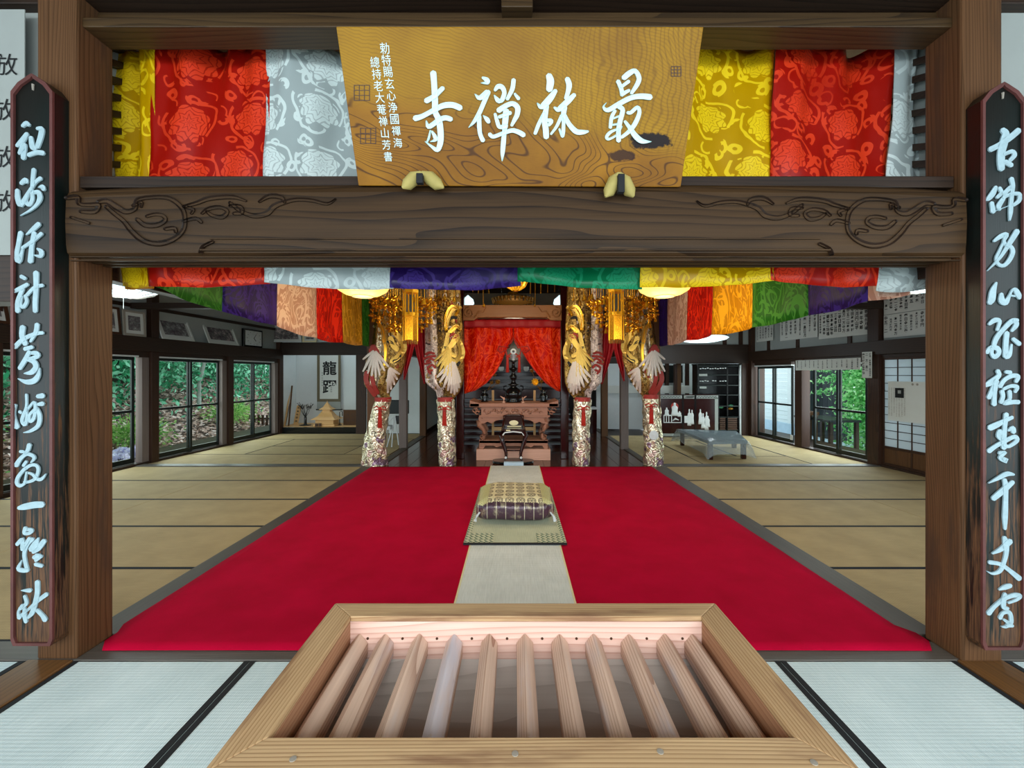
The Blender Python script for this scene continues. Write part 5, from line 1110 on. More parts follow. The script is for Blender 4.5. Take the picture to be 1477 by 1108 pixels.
# things on the altar table
zt_ = Zp(581.5)
def on(px, dy=.3): return Vector(((px-HX)*(dT+dy)/F, dT+dy, zt_))
s_ = on(740.5, .25); st_ = empty('candle_stand', 'tall black turned candle stand in the middle of the altar table', 'candle stand', tuple(s_))
MB().lathe([(0, 0), (.13, 0), (.14, .02), (.11, .05), (.13, .09), (.15, .14), (.13, .2), (.09, .24), (.05, .27), (.06, .29), (.11, .31), (.05, .33), (.035, .38), (.06, .42), (.075, .45), (.04, .49), (.03, .54), (.07, .58), (.08, .60), (.03, .62), (.025, .70), (.09, .74), (0, .74)], s_, 20).build('turned_body', M['lacq'], st_, smooth=True)
for sg in (-1, 1): mb = MB(); mb.tube([s_+Vector((sg*.10, 0, .18)), s_+Vector((sg*.17, 0, .22)), s_+Vector((sg*.17, 0, .28)), s_+Vector((sg*.12, 0, .29))], .015, 6); mb.build('side_handle', M['lacq'], st_, smooth=True)
MB().lathe([(.03, 0), (.03, .14), (0, .14)], s_+Vector((0, 0, .74)), 10).build('candle', M['silver'], st_)
cd = empty('knotted_cord', 'knotted red cord with two tassels round a small white crest above the candle stand', 'cord', tuple(PT(740.5, 505, 7.42)))
dk = 7.42; mb = MB()
for sg in (-1, 1):
    mb.tube([PT(740.5, 487, dk), PT(740.5+sg*3, 494, dk), PT(740.5+sg*7, 502, dk), PT(740.5+sg*14, 500, dk), PT(740.5+sg*21, 500, dk), PT(740.5+sg*23, 505, dk), PT(740.5+sg*18, 509, dk), PT(740.5+sg*11, 505, dk), PT(740.5+sg*9, 514, dk), PT(740.5+sg*4, 515, dk)], .014, 6)
mb.tube([PT(730, 515, dk), PT(740, 508, dk), PT(751, 515, dk)], .012, 6); mb.build('cord', M['redcord'], cd, smooth=True)
for sg in (-1, 1):
    p = PT(740.5+sg*8.5, 514, dk); MB().lathe([(.01, 0), (.022, -.03), (.02, -.06), (.03, -.28), (0, -.28)], p, 10).build('tassel', M['redcord'], cd, smooth=True)
MB().lathe([(0, -.008), (.05, -.006), (.05, 0), (0, .002)], PT(740.5, 507, dk-.02), 16, Matrix.Rotation(math.pi/2, 3, 'X')).build('crest_disc', M['silver'], cd)
MB().lathe([(0, -.01), (.022, -.008), (.022, 0), (0, .002)], PT(740.5, 507, dk-.03), 12, Matrix.Rotation(math.pi/2, 3, 'X')).build('crest_centre', M['lacq'], cd)
for px, lab in ((699, 'black lacquer vase at the left end of the altar table'), (784, 'black lacquer vase at the right end of the altar table')):
    c = on(px, .35); o = empty('black_vase', lab, 'vase', tuple(c), 'black vases on the altar table')
    MB().lathe([(0, 0), (.07, 0), (.05, .03), (.08, .09), (.06, .14), (.03, .17), (.07, .21), (.0, .2)], c, 16).build('body', M['lacq'], o, smooth=True)
for px, sg, lab in ((726.5, -1, 'small pale pink crane shaped candle holder left of the black stand'), (754.5, 1, 'small pale pink crane shaped candle holder right of the black stand')):
    c = on(px, .08); o = empty('crane_ornament', lab, 'ornament', tuple(c)); mb = MB(); mb.lathe([(.035, 0), (.03, .012), (.008, .02), (.006, .05)], c, 10)
    mb.tube([c+Vector((0, 0, .04)), c+Vector((-sg*.01, 0, .07)), c+Vector((sg*.02, 0, .09)), c+Vector((sg*.06, 0, .115))], [.01, .02, .014, .005], 6); mb.tube([c+Vector((sg*.0, 0, .075)), c+Vector((-sg*.02, 0, .10))], [.01, .003], 5); mb.build('bird', M['altar_base'], o, smooth=True)
for base, pts, lab in ((on(780, .4), ((772, 551, 6), (767, 535, 3), (781, 550, 3)), 'gilded lotus flowers at the right of the altar table'), (on(703, .4), ((718, 551, 4), (709, 552, 3), (714, 541, 2)), 'dull gilded lotus leaves at the left of the altar table')):
    o = empty('gilded_lotus', lab, 'flowers', tuple(base), 'gilded lotus arrangements on the altar')
    for px, py, rr in pts:
        c = PT(px, py, dT+.35); q_ = rr*dT/F; MB().tube([base+Vector((0, 0, .2)), base.lerp(c, .6)+Vector((0, 0, .06)), c], .005, 4).build('stem', M['dullgold'], o)
        mb = MB()
        for k in range(9): a = k/9*math.tau; mb.tube([c, c+Vector((q_*.7*math.cos(a), -.02, q_*.7*math.sin(a))), c+Vector((q_*math.cos(a), -.005, q_*math.sin(a)))], [.006, q_*.28, .003], 5)
        mb.sphere(c+Vector((0, -.02, 0)), q_*.3, 8, 6); mb.build('blossom', M['gold2'] if rr > 3 and px > 740 else M['dullgold'], o)
# ------------------------------------------------------------------ lacquered folding chair in front
dC = 6.98; q = dC/F
ch = empty('priest_chair', 'dark red lacquered ceremonial chair with a cream oval plate in front of the altar table', 'chair', ((740-HX)*q, dC+.1, 0))
g = lambda px, py, dy=0: Vector(((px-HX)*q, dC+dy, EYE-(py-HY)*q))
def off(o_, pts, r, m, sm=True): mb = MB(); mb.tube(pts, r, 8); mb.build(o_, M[m], ch, smooth=sm)
# arched front legs with shoulders
for s in (-1, 1):
    h = lambda px: 740.5+s*(px-740.5)
    for dy in (0, .28):
        off('leg', [g(h(754), 622, dy), g(h(759), 628, dy), g(h(756), 640, dy), g(h(752), 652, dy), g(h(750.5), 661, dy), g(h(753.5), 664, dy)], [.03, .034, .026, .02, .022, .012], 'redlacq')
        MB().sphere(g(h(751.5), 660, dy-.02), .022, 8, 6).build('leg_cap', M['silver'], ch, smooth=True)
    off('arm', [g(h(757), 622, 0), g(h(755), 612, .1), g(h(754), 604, .28)], .018, 'redlacq')
off('front_rail', [g(725, 628, -.01), g(728, 624, -.01), g(740.5, 622.5, -.02), g(753, 624, -.01), g(756, 628, -.01)], .012, 'silver')
MB().box(g(725, 0).x, g(756, 0).x, dC, dC+.30, g(0, 623).z, g(0, 619).z).build('seat', M['redlacq'], ch, bevel=.008)
MB().box(g(727, 0).x, g(754, 0).x, dC+.27, dC+.31, g(0, 619).z, g(0, 603).z).build('back_panel', M['redlacq'], ch, bevel=.006)
off('back_rail', [g(725, 603, .27), g(732, 601.5, .28), g(749, 601.5, .28), g(756, 603, .27)], .018, 'redlacq')
MB().lathe([(0, -.006), (.075, -.004), (.078, 0), (0, .002)], g(741, 612.5, .25), 20, Matrix.Rotation(math.pi/2, 3, 'X') @ Matrix.Diagonal((1, .55, 1))).build('oval_plate', M['cream'], ch)
MB().box(g(731, 0).x, g(752, 0).x, dC+.24, dC+.25, g(0, 618.5).z, g(0, 617).z).build('cream_strip', M['cream'], ch)
MB().box(g(730, 0).x, g(736, 0).x, dC-.012, dC-.004, g(0, 621.5).z, g(0, 620).z).build('small_plate', M['cream'], ch)
off('stretcher', [g(731, 652, .14), g(750, 652, .14)], .012, 'redlacq')
ft = empty('chair_base', 'dark cloud shaped lacquered footboard under the ceremonial chair', 'footboard', ((740-HX)*q, dC+.15, 0))
mb = MB(); poly = []
for k in range(36): a = k/36*math.tau; rr = 1+.10*abs(math.sin(a*3)); poly.append(((740-HX)*q+.33*rr*math.cos(a), dC+.17+.19*rr*math.sin(a)))
mb.prism(poly, lambda x, y: Vector((x, y, .012)), Vector((0, 0, .035))); mb.build('board', M['lacq'], ft, bevel=.006)
for sx in (-1, 1): MB().sphere(Vector(((740-HX)*q+sx*.25, dC+.15, .01)), .018, 8, 5).build('foot', M['lacq'], ft)
MB().box(g(727, 0).x, g(755, 0).x, 6.87, 6.95, .0, .07).build('step_block', M['stairpale'] if 'stairpale' in M else M['stone'], None, bevel=.004, label='small pale grey blue block in front of the ceremonial chair', cat='step')
# ------------------------------------------------------------------ pictures and clock on the ledge of the left wall
def photo_mat(i):
    t = MT('old_photo_print_%d' % i, .5); v = t.coord('Object', (1, 1, 1)); n = t.noise(v, 9, 5, .7); b = t.voro(v, 30)
    t.col(t.mixv(X(t.nt, b).ss(.1, .5)*.6, t.ramp(n, [(.35, '2a3430'), (.5, '7d8680'), (.62, ('e8d8d0', 'c8d4cc')[i % 2])]), '5b4450')); return t.m
PM = [photo_mat(0), photo_mat(1)]
def frame_on_left(px0, px1, h, lean, lab, i, m='steel', z0=2.092, zb=None):
    d0, d1 = [(LW.x0+.12)/((p-HX)/F-LW.k) for p in (px0, px1)]
    r_ = empty('picture_frame', lab, 'picture', LW.P((d0+d1)/2, z0, .06), 'framed group photographs on the ledges')
    def sl(nm, a, b, c_, e, t0, t1, mt):
        # tilted slab: foot stands off the wall, head leans back
        vs = []
        for z in (c_, e):
            for t in (t0, t1):
                for d in (a, b): vs.append(LW.P(d, z0+z*math.cos(lean), .09-z*math.sin(lean)+t))
        MB().add(vs, [(0, 2, 3, 1), (4, 5, 7, 6), (0, 1, 5, 4), (2, 6, 7, 3), (0, 4, 6, 2), (1, 3, 7, 5)]).build(nm, mt, r_)
    w_ = d1-d0; e = .035
    for q in ((d0, d1, 0, e), (d0, d1, h-e, h), (d0, d0+e, e, h-e), (d1-e, d1, e, h-e)): sl('frame_bar', *q, 0, .022, M[m])
    sl('mount', d0+e, d1-e, e, h-e, .004, .010, M['white']); sl('photo_print', d0+e+.05, d1-e-.05, e+.05, h-e-.05, .010, .012, PM[i])
frame_on_left(60, 108, .36, .2, 'dark framed photograph half hidden behind the left front pillar', 1, 'brown')
frame_on_left(-6, 17, .34, .2, 'small framed photograph at the far left edge beside the black board', 0, 'brown')
frame_on_left(152, 177, .42, .1, 'brown framed photograph at the left, nearest beside the pillar', 0, 'brown')
frame_on_left(180, 212, .40, .05, 'small pale framed photograph next to the wall post', 1, 'steel')
frame_on_left(236, 282, .56, .36, 'large pale framed photograph of a gathering right of the wall post', 1, 'white')
frame_on_left(303, 346, .60, .36, 'large pale framed photograph left of the square clock', 0, 'white')
# clock
d0, d1 = [(LW.x0+.1)/((p-HX)/F-LW.k) for p in (355, 382)]; dm = (d0+d1)/2
ck_ = empty('wall_clock', 'square black clock with a white face on the ledge between framed photographs', 'clock', LW.P(dm, 2.09, .05)); H = d1-d0; H2 = .40
LW.slab(MB(), d0, d1, 2.092, 2.092+H2, .0, .05).build('case', M['lacq'], ck_, bevel=.006)
LW.slab(MB(), d0+.05, d1-.05, 2.13, 2.055+H2, .05, .056).build('face', M['silver'], ck_)
zc_ = 2.092+H2/2
for a, L_, w_ in ((.7, .12, .012), (2.3, .09, .016)): mb = MB(); mb.tube([LW.P(dm, zc_, .06), LW.P(dm+L_*math.sin(a), zc_+L_*math.cos(a), .06)], w_/2, 4); mb.build('hand', M['ink'], ck_)
for k in range(12): a = k/12*math.tau; mb = MB(); mb.tube([LW.P(dm+.17*math.sin(a)*1.2, zc_+.135*math.cos(a), .058), LW.P(dm+.19*math.sin(a)*1.2, zc_+.15*math.cos(a), .058)], .005, 4); mb.build('hour_mark', M['ink'], ck_)
# frames on the end wall ledge
def frame_back(px0, px1, pyb, pyt, d, lab, lean, m, i=0, shift=0):
    a, b = PT(px0, pyb, d), PT(px1, pyt, d); h = b.z-a.z; r_ = empty('picture_frame', lab, 'picture', ((a.x+b.x)/2, d, 2.27), 'framed group photographs on the ledges')
    def sl(nm, x0, x1, z0, z1, t0, t1, mt):
        vs = [Vector((x-shift*z, d-.08+z*lean-t, 2.272+z)) for z in (z0, z1) for t in (t0, t1) for x in (x0, x1)]
        MB().add(vs, [(0, 2, 3, 1), (4, 5, 7, 6), (0, 1, 5, 4), (2, 6, 7, 3), (0, 4, 6, 2), (1, 3, 7, 5)]).build(nm, mt, r_)
    e = .03
    for q_ in ((a.x, b.x, 0, e), (a.x, b.x, h-e, h), (a.x, a.x+e, e, h-e), (b.x-e, b.x, e, h-e)): sl('frame_bar', *q_, 0, .02, M[m])
    sl('mount', a.x+e, b.x-e, e, h-e, .004, .01, M['white']); sl('photo_print', a.x+e+.04, b.x-e-.04, e+.04, h-e-.04, .01, .013, PM[i])
frame_back(394, 438, 492, 467, 10.62, 'wide framed photograph on the end beam right of the clock', .1, 'silver', 0, .2)
frame_back(439, 459, 491, 480, 10.62, 'little cream framed card on the end beam under the side curtain', .1, 'cream', 1, 0)
# ------------------------------------------------------------------ things in the alcove
dK = BACKL+.93
sc_ = empty('hanging_scroll', 'hanging scroll with two large brushed characters on the alcove wall', 'scroll', (PT(475, 591, dK).x, dK, .8))
def pbx(nm, x0, x1, y0, y1, d, t, m, par): a, b = PT(x0, y1, d), PT(x1, y0, d); return MB().box(a.x, b.x, d-t, d, a.z, b.z).build(nm, m, par)
M['scrollb'] = plain('olive_brown_silk', '6a6048', .7)
pbx('silk_mount', 457.5, 491.5, 509, 579.5, dK, .01, M['scrollb'], sc_); pbx('lower_silk', 457.5, 491.5, 579.5, 591, dK, .011, M['plaster_grey'], sc_)
pbx('paper', 461.3, 487.8, 511, 575.5, dK-.01, .004, M['white'], sc_)
a, b = PT(456, 591, dK), PT(493.5, 591, dK); MB().tube([a, b], .018, 8).build('roller', M['lacq'], sc_)
mb = MB()
mb.build('brushed_date', M['ink'], sc_) if 0 else None
for chh, px, py, hs in (('龍', 475.5, 531, .38), ('躍', 475.5, 558.5, .38)):
    m_ = MB(); put_glyph(m_, chh, PT(px, py, dK-.016), Vector((1, 0, 0)), Vector((0, 0, 1)), hs, .02); m_.build('brushed_character', M['ink'], sc_)
for i in range(6): put_glyph(mb, '大本山永平寺'[i], PT(464.8, 538+i*3.6, dK-.016), Vector((1, 0, 0)), Vector((0, 0, 1)), .045)
mb.build('signature', M['ink'], sc_, kind='stuff')
zs = .151
def base(px, dy=.45): return Vector(((px-HX)*(BACKL+dy)/F, BACKL+dy, zs))
# miniature temple model
c = base(472, .4); s = (BACKL+.4)/F
mt_ = empty('temple_model', 'small bare wood model of a temple building in the alcove', 'model', tuple(c))
bx('plinth', (c.x-15*s, c.x+15*s, c.y-.2, c.y+.2, zs, zs+.05), M['shelfwood'], mt_); bx('hall', (c.x-13*s, c.x+13*s, c.y-.17, c.y+.17, zs+.05, zs+.17), M['shelfwood'], mt_)
def roof(z, w_, h, top, dd):
    MB().add([Vector((c.x-w_, c.y-dd, z)), Vector((c.x+w_, c.y-dd, z)), Vector((c.x+w_, c.y+dd, z)), Vector((c.x-w_, c.y+dd, z)), Vector((c.x-top, c.y-.02, z+h)), Vector((c.x+top, c.y-.02, z+h)), Vector((c.x+top, c.y+.02, z+h)), Vector((c.x-top, c.y+.02, z+h)), Vector((c.x-(w_*.45+top*.5), c.y-dd*.5, z+h*.35)), Vector((c.x+(w_*.45+top*.5), c.y-dd*.5, z+h*.35)), Vector((c.x+(w_*.45+top*.5), c.y+dd*.5, z+h*.35)), Vector((c.x-(w_*.45+top*.5), c.y+dd*.5, z+h*.35))],
        [(0, 1, 9, 8), (8, 9, 5, 4), (1, 2, 10, 9), (9, 10, 6, 5), (2, 3, 11, 10), (10, 11, 7, 6), (3, 0, 8, 11), (11, 8, 4, 7), (4, 5, 6, 7), (3, 2, 1, 0)]).build('roof', M['shelfwood'], mt_)
roof(zs+.17, .32, .24, .10, .26); bx('upper_storey', (c.x-.10, c.x+.10, c.y-.07, c.y+.07, zs+.33, zs+.44), M['shelfwood'], mt_); roof(zs+.42, .17, .17, .02, .13)
MB().lathe([(.012, 0), (.02, .02), (.006, .05), (0, .07)], (c.x, c.y, zs+.58), 8).build('finial', M['shelfwood'], mt_)
for px in (462, 467): bx('red_block', ((px-HX)*s-.03+.0, (px-HX)*s+.03, c.y-.24, c.y-.2, zs, zs+.08), M['brown'], mt_, .002)
# vase with dry branches
c = base(440.5, .45); v_ = empty('branch_vase', 'black vase of dry branching twigs in the alcove', 'vase', tuple(c))
MB().lathe([(0, 0), (.14, 0), (.15, .012), (.05, .02), (.035, .04), (.035, .19), (.03, .22), (0, .21)], c, 16).build('vase_body', M['lacq'], v_, smooth=True)
rr_ = random.Random(5); mb = MB()
for k in range(12):
    a = rr_.uniform(-1, 1); p = [c+Vector((0, 0, .2)), c+Vector((a*.05, rr_.uniform(-.04, .04), .30)), c+Vector((a*.14, rr_.uniform(-.08, .08), .40+rr_.uniform(0, .08))), c+Vector((a*.20+rr_.uniform(-.04, .04), rr_.uniform(-.1, .1), .46+rr_.uniform(0, .12)))]
    mb.tube(p, [.007, .005, .004, .002], 4)
    for j in range(5):
        q_ = p[2].lerp(p[3], rr_.random())+Vector((rr_.uniform(-.05, .05), 0, rr_.uniform(-.03, .05))); mb.sphere(q_, .012, 5, 4); mb.tube([p[2].lerp(p[3], .4), q_], .002, 3)
mb.build('twigs', M['ink'], v_)
c = base(430, .5); c2 = base(436, .5)
# leaning planks and inscribed board
for i, (xa, ya, xb) in enumerate(((408.5, 562, 416), (411, 557, 420.5), (409, 575, 414))):
    o = MB(); A, B = Vector(((xb-HX)*s, BACKL+.2+.05*i, zs+.004)), Vector(((xa-HX)*s, BACKL+.75, EYE-(ya-HY)*s)); dv = Vector((.018, 0, 0)); n_ = Vector((0, .012, .004))
    o.add([A-dv, A+dv, B+dv, B-dv, A-dv+n_, A+dv+n_, B+dv+n_, B-dv+n_], [(0, 1, 2, 3), (7, 6, 5, 4), (0, 4, 5, 1), (1, 5, 6, 2), (2, 6, 7, 3), (3, 7, 4, 0)])
    o.build('leaning_plank', (M['shelfwood'], M['pillar'], M['palepost'])[i], None, label=('thin pale plank leaning in the corner of the alcove, leftmost foot', 'thin brown plank leaning in the corner of the alcove beside the inscribed board', 'short greyish plank leaning lowest in the alcove corner')[i], cat='plank')
ib = empty('inscribed_board', 'tall narrow wooden board with brushed writing leaning in the alcove', 'board', tuple(base(426, .6)))
a, b = base(423, .55), base(429.5, .55); h = .50
f = lambda u, z: Vector((a.x+(b.x-a.x)*u+z*.06, a.y+z*.25, zs+z))
MB().add([f(0, 0), f(1, 0), f(1, h), f(0, h)]+[f(u, z)+Vector((0, .02, 0)) for u, z in ((0, 0), (1, 0), (1, h), (0, h))], [(0, 1, 2, 3), (7, 6, 5, 4), (0, 4, 5, 1), (1, 5, 6, 2), (2, 6, 7, 3), (3, 7, 4, 0)]).build('board', M['shelfwood'], ib)
mb = MB()
for i, chh in enumerate('大本永平寺'): put_glyph(mb, chh, f(.5, h-.07-i*.085)+Vector((0, -.004, 0)), Vector((1, 0, 0)), Vector((0, 0, 1)), .07, .02)
mb.build('brushed_writing', M['ink'], ib)
sb = empty('carved_plaque', 'square brown carved wooden plaque leaning at the right of the alcove', 'plaque', tuple(base(505, .5)))
a, b = base(495.5, .5), base(517, .5); bx('board', (a.x, b.x, a.y-.02, a.y+.01, zs, zs+.40), M['pillar'], sb); mb = MB()
for i in range(4): put_glyph(mb, '大山福井'[i], Vector((a.x+.12+.13*(i % 2), a.y-.022, zs+.27-.13*(i//2))), Vector((1, 0, 0)), Vector((0, 0, 1)), .10, .02)
mb.build('carving', M['brown'], sb)
hk = empty('hook_stand', 'thin black metal hook stand right of the temple model', 'stand', tuple(base(490, .5)))
c = base(490, .5); mb = MB(); mb.tube([c, c+Vector((0, 0, .34)), c+Vector((.03, 0, .36)), c+Vector((.07, 0, .35)), c+Vector((.07, 0, .24))], .010, 6); mb.lathe([(.06, 0), (.05, .015), (.0, .02)], c, 12); mb.build('rod', M['lacq'], hk)
# ------------------------------------------------------------------ things beyond the left posts
zb_ = empty('black_board_easel', 'dark green black board on a stand behind the outermost left wrapped pillar', 'board', (PT(572, 0, 9.4).x, 9.4, .3))
a, b = PT(556, 597, 9.4), PT(590, 577, 9.4); MB().box(a.x, b.x, 9.38, 9.42, a.z, b.z).build('panel', M['sash'], zb_, bevel=.02)
for x in (a.x+.05, b.x-.05): MB().tube([Vector((x, 9.4, .015)), Vector((x, 9.4, a.z+.05))], .015, 6).build('leg', M['steel'], zb_)
fk = empty('folded_chair', 'folded tubular metal chair with white seat behind the outermost left wrapped pillar', 'chair', (PT(566, 0, 8.6).x, 8.6, .0))
g2 = lambda px, py: PT(px, py, 8.6); q8 = 8.6/F
for p in ((g2(557, 612), g2(572, 598)), (g2(558, 646), g2(569, 606)), (g2(565, 645), g2(568, 600)), (g2(575, 642), g2(570, 602))):
    MB().tube([Vector((p[0].x, 8.6, max(p[0].z, .02))), p[1]], .012, 6).build('tube', M['silver'], fk)
bx('seat', (g2(557, 0).x, g2(565, 0).x, 8.5, 8.75, g2(0, 619).z, g2(0, 614).z), M['silver'], fk)
bx('backrest', (g2(570, 0).x, g2(576, 0).x, 8.62, 8.64, g2(0, 612).z, g2(0, 600).z), M['lacq'], fk)
db = empty('dark_chest', 'low dark wooden chest against the wall between the two left posts', 'chest', (PT(597, 0, 11).x, 11, 0))
a, b = PT(588, 600, 11), PT(604, 0, 11); bx('body', (a.x, b.x, 11, 11.4, .0, .42), M['redlacq'], db); bx('lid', (a.x-.02, b.x+.02, 10.98, 11.42, .42, .46), M['brown'], db); bx('cloth_pile', (a.x+.02, b.x-.05, 11.05, 11.35, .46, .6), M['shelfwood'], db)
# things beyond the right posts
cs = empty('glass_show_shelf', 'dark display shelf with pale edges seen between the two right posts', 'shelf', (PT(886, 0, 11.8).x, 11.8, 0))
for px in (877, 895, 912, 926): a = PT(px, 0, 11.8); bx('upright', (a.x-.02, a.x+.02, 11.75, 12.1, .0, 1.9), M['sash'], cs)
for i, py in enumerate((541, 556, 568, 579, 590)): a, b = PT(876, py, 11.8), PT(927, py, 11.8); bx('shelf_board', (a.x, b.x, 11.75, 12.1, a.z-.015, a.z+.015), M['silver'] if i in (0, 3) else M['brown'], cs)
for k in range(5): a = PT(884+k*2.2, 549, 11.85); bx('white_slip', (a.x-.012, a.x+.012, 11.82, 11.84, a.z-.08, a.z+.08), M['cream'], cs, 0)
bx('back_board', (PT(876, 0, 11.8).x, PT(927, 0, 11.8).x, 12.08, 12.1, 0, 1.9), M['lacq'], cs)
a, b = PT(920, 573, 11.6), PT(929, 553, 11.6); MB().box(a.x, b.x, 11.58, 11.6, a.z, b.z).build('white_notice', M['white'], None, label='white notice sheet seen just left of the outermost right wrapped pillar', cat='paper')
tb = empty('side_table', 'long low dark table beside the altar steps on the right', 'table', (PT(845, 0, 10.8).x, 10.8, 0))
a, b = PT(832, 0, 10.8), PT(862, 0, 10.8); bx('top', (a.x, b.x, 10.7, 11.2, .60, .64), M['silver'], tb); bx('body', (a.x, b.x-.03, 10.75, 11.15, .0, .60), M['redlacq'], tb)
# ------------------------------------------------------------------ right aisle: low table, screen, cabinet
def m_plastic():
    m = bpy.data.materials.new('clear_vinyl_sheet'); m.use_nodes = True; nt = m.node_tree; nt.nodes.clear(); o = nt.nodes.new('ShaderNodeOutputMaterial')
    a = nt.nodes.new('ShaderNodeBsdfTransparent'); g_ = nt.nodes.new('ShaderNodeBsdfPrincipled'); g_.inputs['Base Color'].default_value = lin('aab6b8'); g_.inputs['Roughness'].default_value = .12
    x = nt.nodes.new('ShaderNodeMixShader'); x.inputs[0].default_value = .42; nt.links.new(a.outputs[0], x.inputs[1]); nt.links.new(g_.outputs[0], x.inputs[2]); nt.links.new(x.outputs[0], o.inputs[0]); return m
M['vinyl'] = m_plastic(); M['bluecloth'] = plain('dusty_blue_cloth', '5b6f7c', .5, 0, .1, 3, .1)
lt = empty('low_table', 'long low table under a blue cloth and clear vinyl sheet in the right aisle', 'table', (4.2, 8.4, 0))
TZ = .33
fl = lambda px, py: Vector(((px-HX)*((EYE-TZ)*F/(py-HY))/F, (EYE-TZ)*F/(py-HY), TZ))
A, B, Cc, D_2 = fl(1023, 637), fl(1078, 636), fl(1062, 622), fl(978, 619)
# table as a parallelogram slab
mb = MB(); ps = [A, B, Cc, D_2]; mb.add([p-Vector((0, 0, .05)) for p in ps]+ps, [(3, 2, 1, 0), (4, 5, 6, 7), (0, 1, 5, 4), (1, 2, 6, 5), (2, 3, 7, 6), (3, 0, 4, 7)]); mb.build('table_top', M['bluecloth'], lt)
cn_ = (A+B+Cc+D_2)/4
for p in ps:
    e = p.lerp(cn_, .12); bx('leg', (e.x-.035, e.x+.035, e.y-.035, e.y+.035, .004, TZ-.05), M['redlacq'], lt)
mb = MB(); n = 40; ring = []
for k in range(n):
    t = k/n*4; i = int(t); f_ = t-i; p = ps[i].lerp(ps[(i+1) % 4], f_); ring.append((p, i, f_))
vs = []
for r_i, (ex, dz) in enumerate(((0, .004), (.02, -.02), (.05, -.11), (.09, -.21))):
    for k, (p, i, f_) in enumerate(ring):
        o_ = (p-cn_); o_.z = 0; o_.normalize(); cor = 1+1.2*(abs(f_-.5)*2)**6; vs.append(p+o_*(ex*cor+(.018*math.sin(k*1.9) if r_i > 1 else 0))+Vector((0, 0, dz-(.06*(cor-1) if r_i == 3 else 0))))
fs = [tuple(range(n))]
for j in range(3): fs += [(j*n+k, (j+1)*n+k, (j+1)*n+(k+1) % n, j*n+(k+1) % n) for k in range(n)]
mb.add([Vector((v.x, v.y, max(v.z, .01))) for v in vs], fs); mb.build('vinyl_sheet', M['vinyl'], lt, smooth=True)
# folding screen with white figures
dS = 10.05; fsn = empty('folding_screen', 'black folding screen inlaid with white robed figures behind the low table', 'screen', (PT(995, 0, dS).x, dS, 0))
q = dS/F; S_ = lambda px, py, dy=0: PT(px, py, dS+dy)
for i, (a, b) in enumerate(((950, 985), (985, 1003), (1003, 1037))):
    bx('panel', (S_(a, 0).x, S_(b, 0).x-.01, dS, dS+.03, .012, S_(0, 569).z), M['redlacq'], fsn, .003)
    for c_ in (a, b-1.2): bx('stile', (S_(c_, 0).x, S_(c_+1.2, 0).x, dS-.008, dS, .012, S_(0, 569).z), M['lacq'], fsn, 0)
    bx('top_band', (S_(a+1.5, 0).x, S_(b-1.5, 0).x, dS-.006, dS, S_(0, 575).z, S_(0, 570.5).z), M['plaster_grey'], fsn, 0)
    mb = MB(); rr_ = random.Random(i)
    for k in range(7): xx = S_(a+3+k*(b-a-6)/7, 0).x; zz_ = S_(0, 572.8).z; mb.tube([Vector((xx, dS-.01, zz_-.02)), Vector((xx+.03, dS-.01, zz_+.02)), Vector((xx+.06, dS-.01, zz_-.01))], .006, 4)
    mb.build('band_pattern', M['lacq'], fsn)
bx('side_band', (S_(1031, 0).x, S_(1036, 0).x, dS-.006, dS, S_(0, 622).z, S_(0, 574).z), M['plaster_grey'], fsn, 0)
def figure(px, pyb, pyt, w_, halo=False, nm='white_figure'):
    mb = MB(); h = (pyb-pyt)*q; x = S_(px, 0).x; z0 = S_(0, pyb).z; W = w_*q
    mb.lathe([(W*.5, 0), (W*.45, h*.15), (W*.38, h*.4), (W*.42, h*.62), (W*.30, h*.74), (W*.12, h*.80), (W*.17, h*.88), (W*.14, h*.97), (0, h)], (x, dS-.006, z0), 12, None, 1, .12)
    mb.build(nm, M['silver'], fsn, smooth=True)
    if halo: MB().lathe([(0, -.003), (W*.5, -.002), (W*.5, 0), (0, 0)], (x, dS-.004, z0+h*.72), 18, Matrix.Rotation(math.pi/2, 3, 'X')).build('red_halo', M['embred'], fsn)
figure(973, 600, 581, 11, True); figure(961.5, 600, 588, 7); figure(980, 601, 593, 6)
for px, a, b in ((994, 614, 590), (998, 612, 591), (1010, 612, 590), (1014, 618, 596), (1019, 620, 594), (1021, 616, 600)): figure(px, a, b, 6)
for a, b, c_, e in ((957, 983, 598.5, 600), (957, 983, 609, 610), (957, 958, 600, 609), (960.5, 961.5, 600, 609), (964, 965, 600, 609), (968, 969, 600, 609), (982, 983, 600, 609), (987, 992, 600, 610)):
    A_1, B_1 = S_(a, e), S_(b, c_); MB().box(A_1.x, B_1.x, dS-.010, dS-.002, A_1.z, B_1.z).build('railing_inlay', M['silver'], fsn)
mb = MB(); mb.tube([S_(970, 607, -.01), S_(974, 604, -.01), S_(979, 606, -.01)], [.01, .025, .01], 6); mb.build('animal_inlay', M['silver'], fsn)
bx('foot_band', (S_(950, 0).x, S_(1037, 0).x, dS-.006, dS, .03, .09), M['plaster_grey'], fsn, 0)
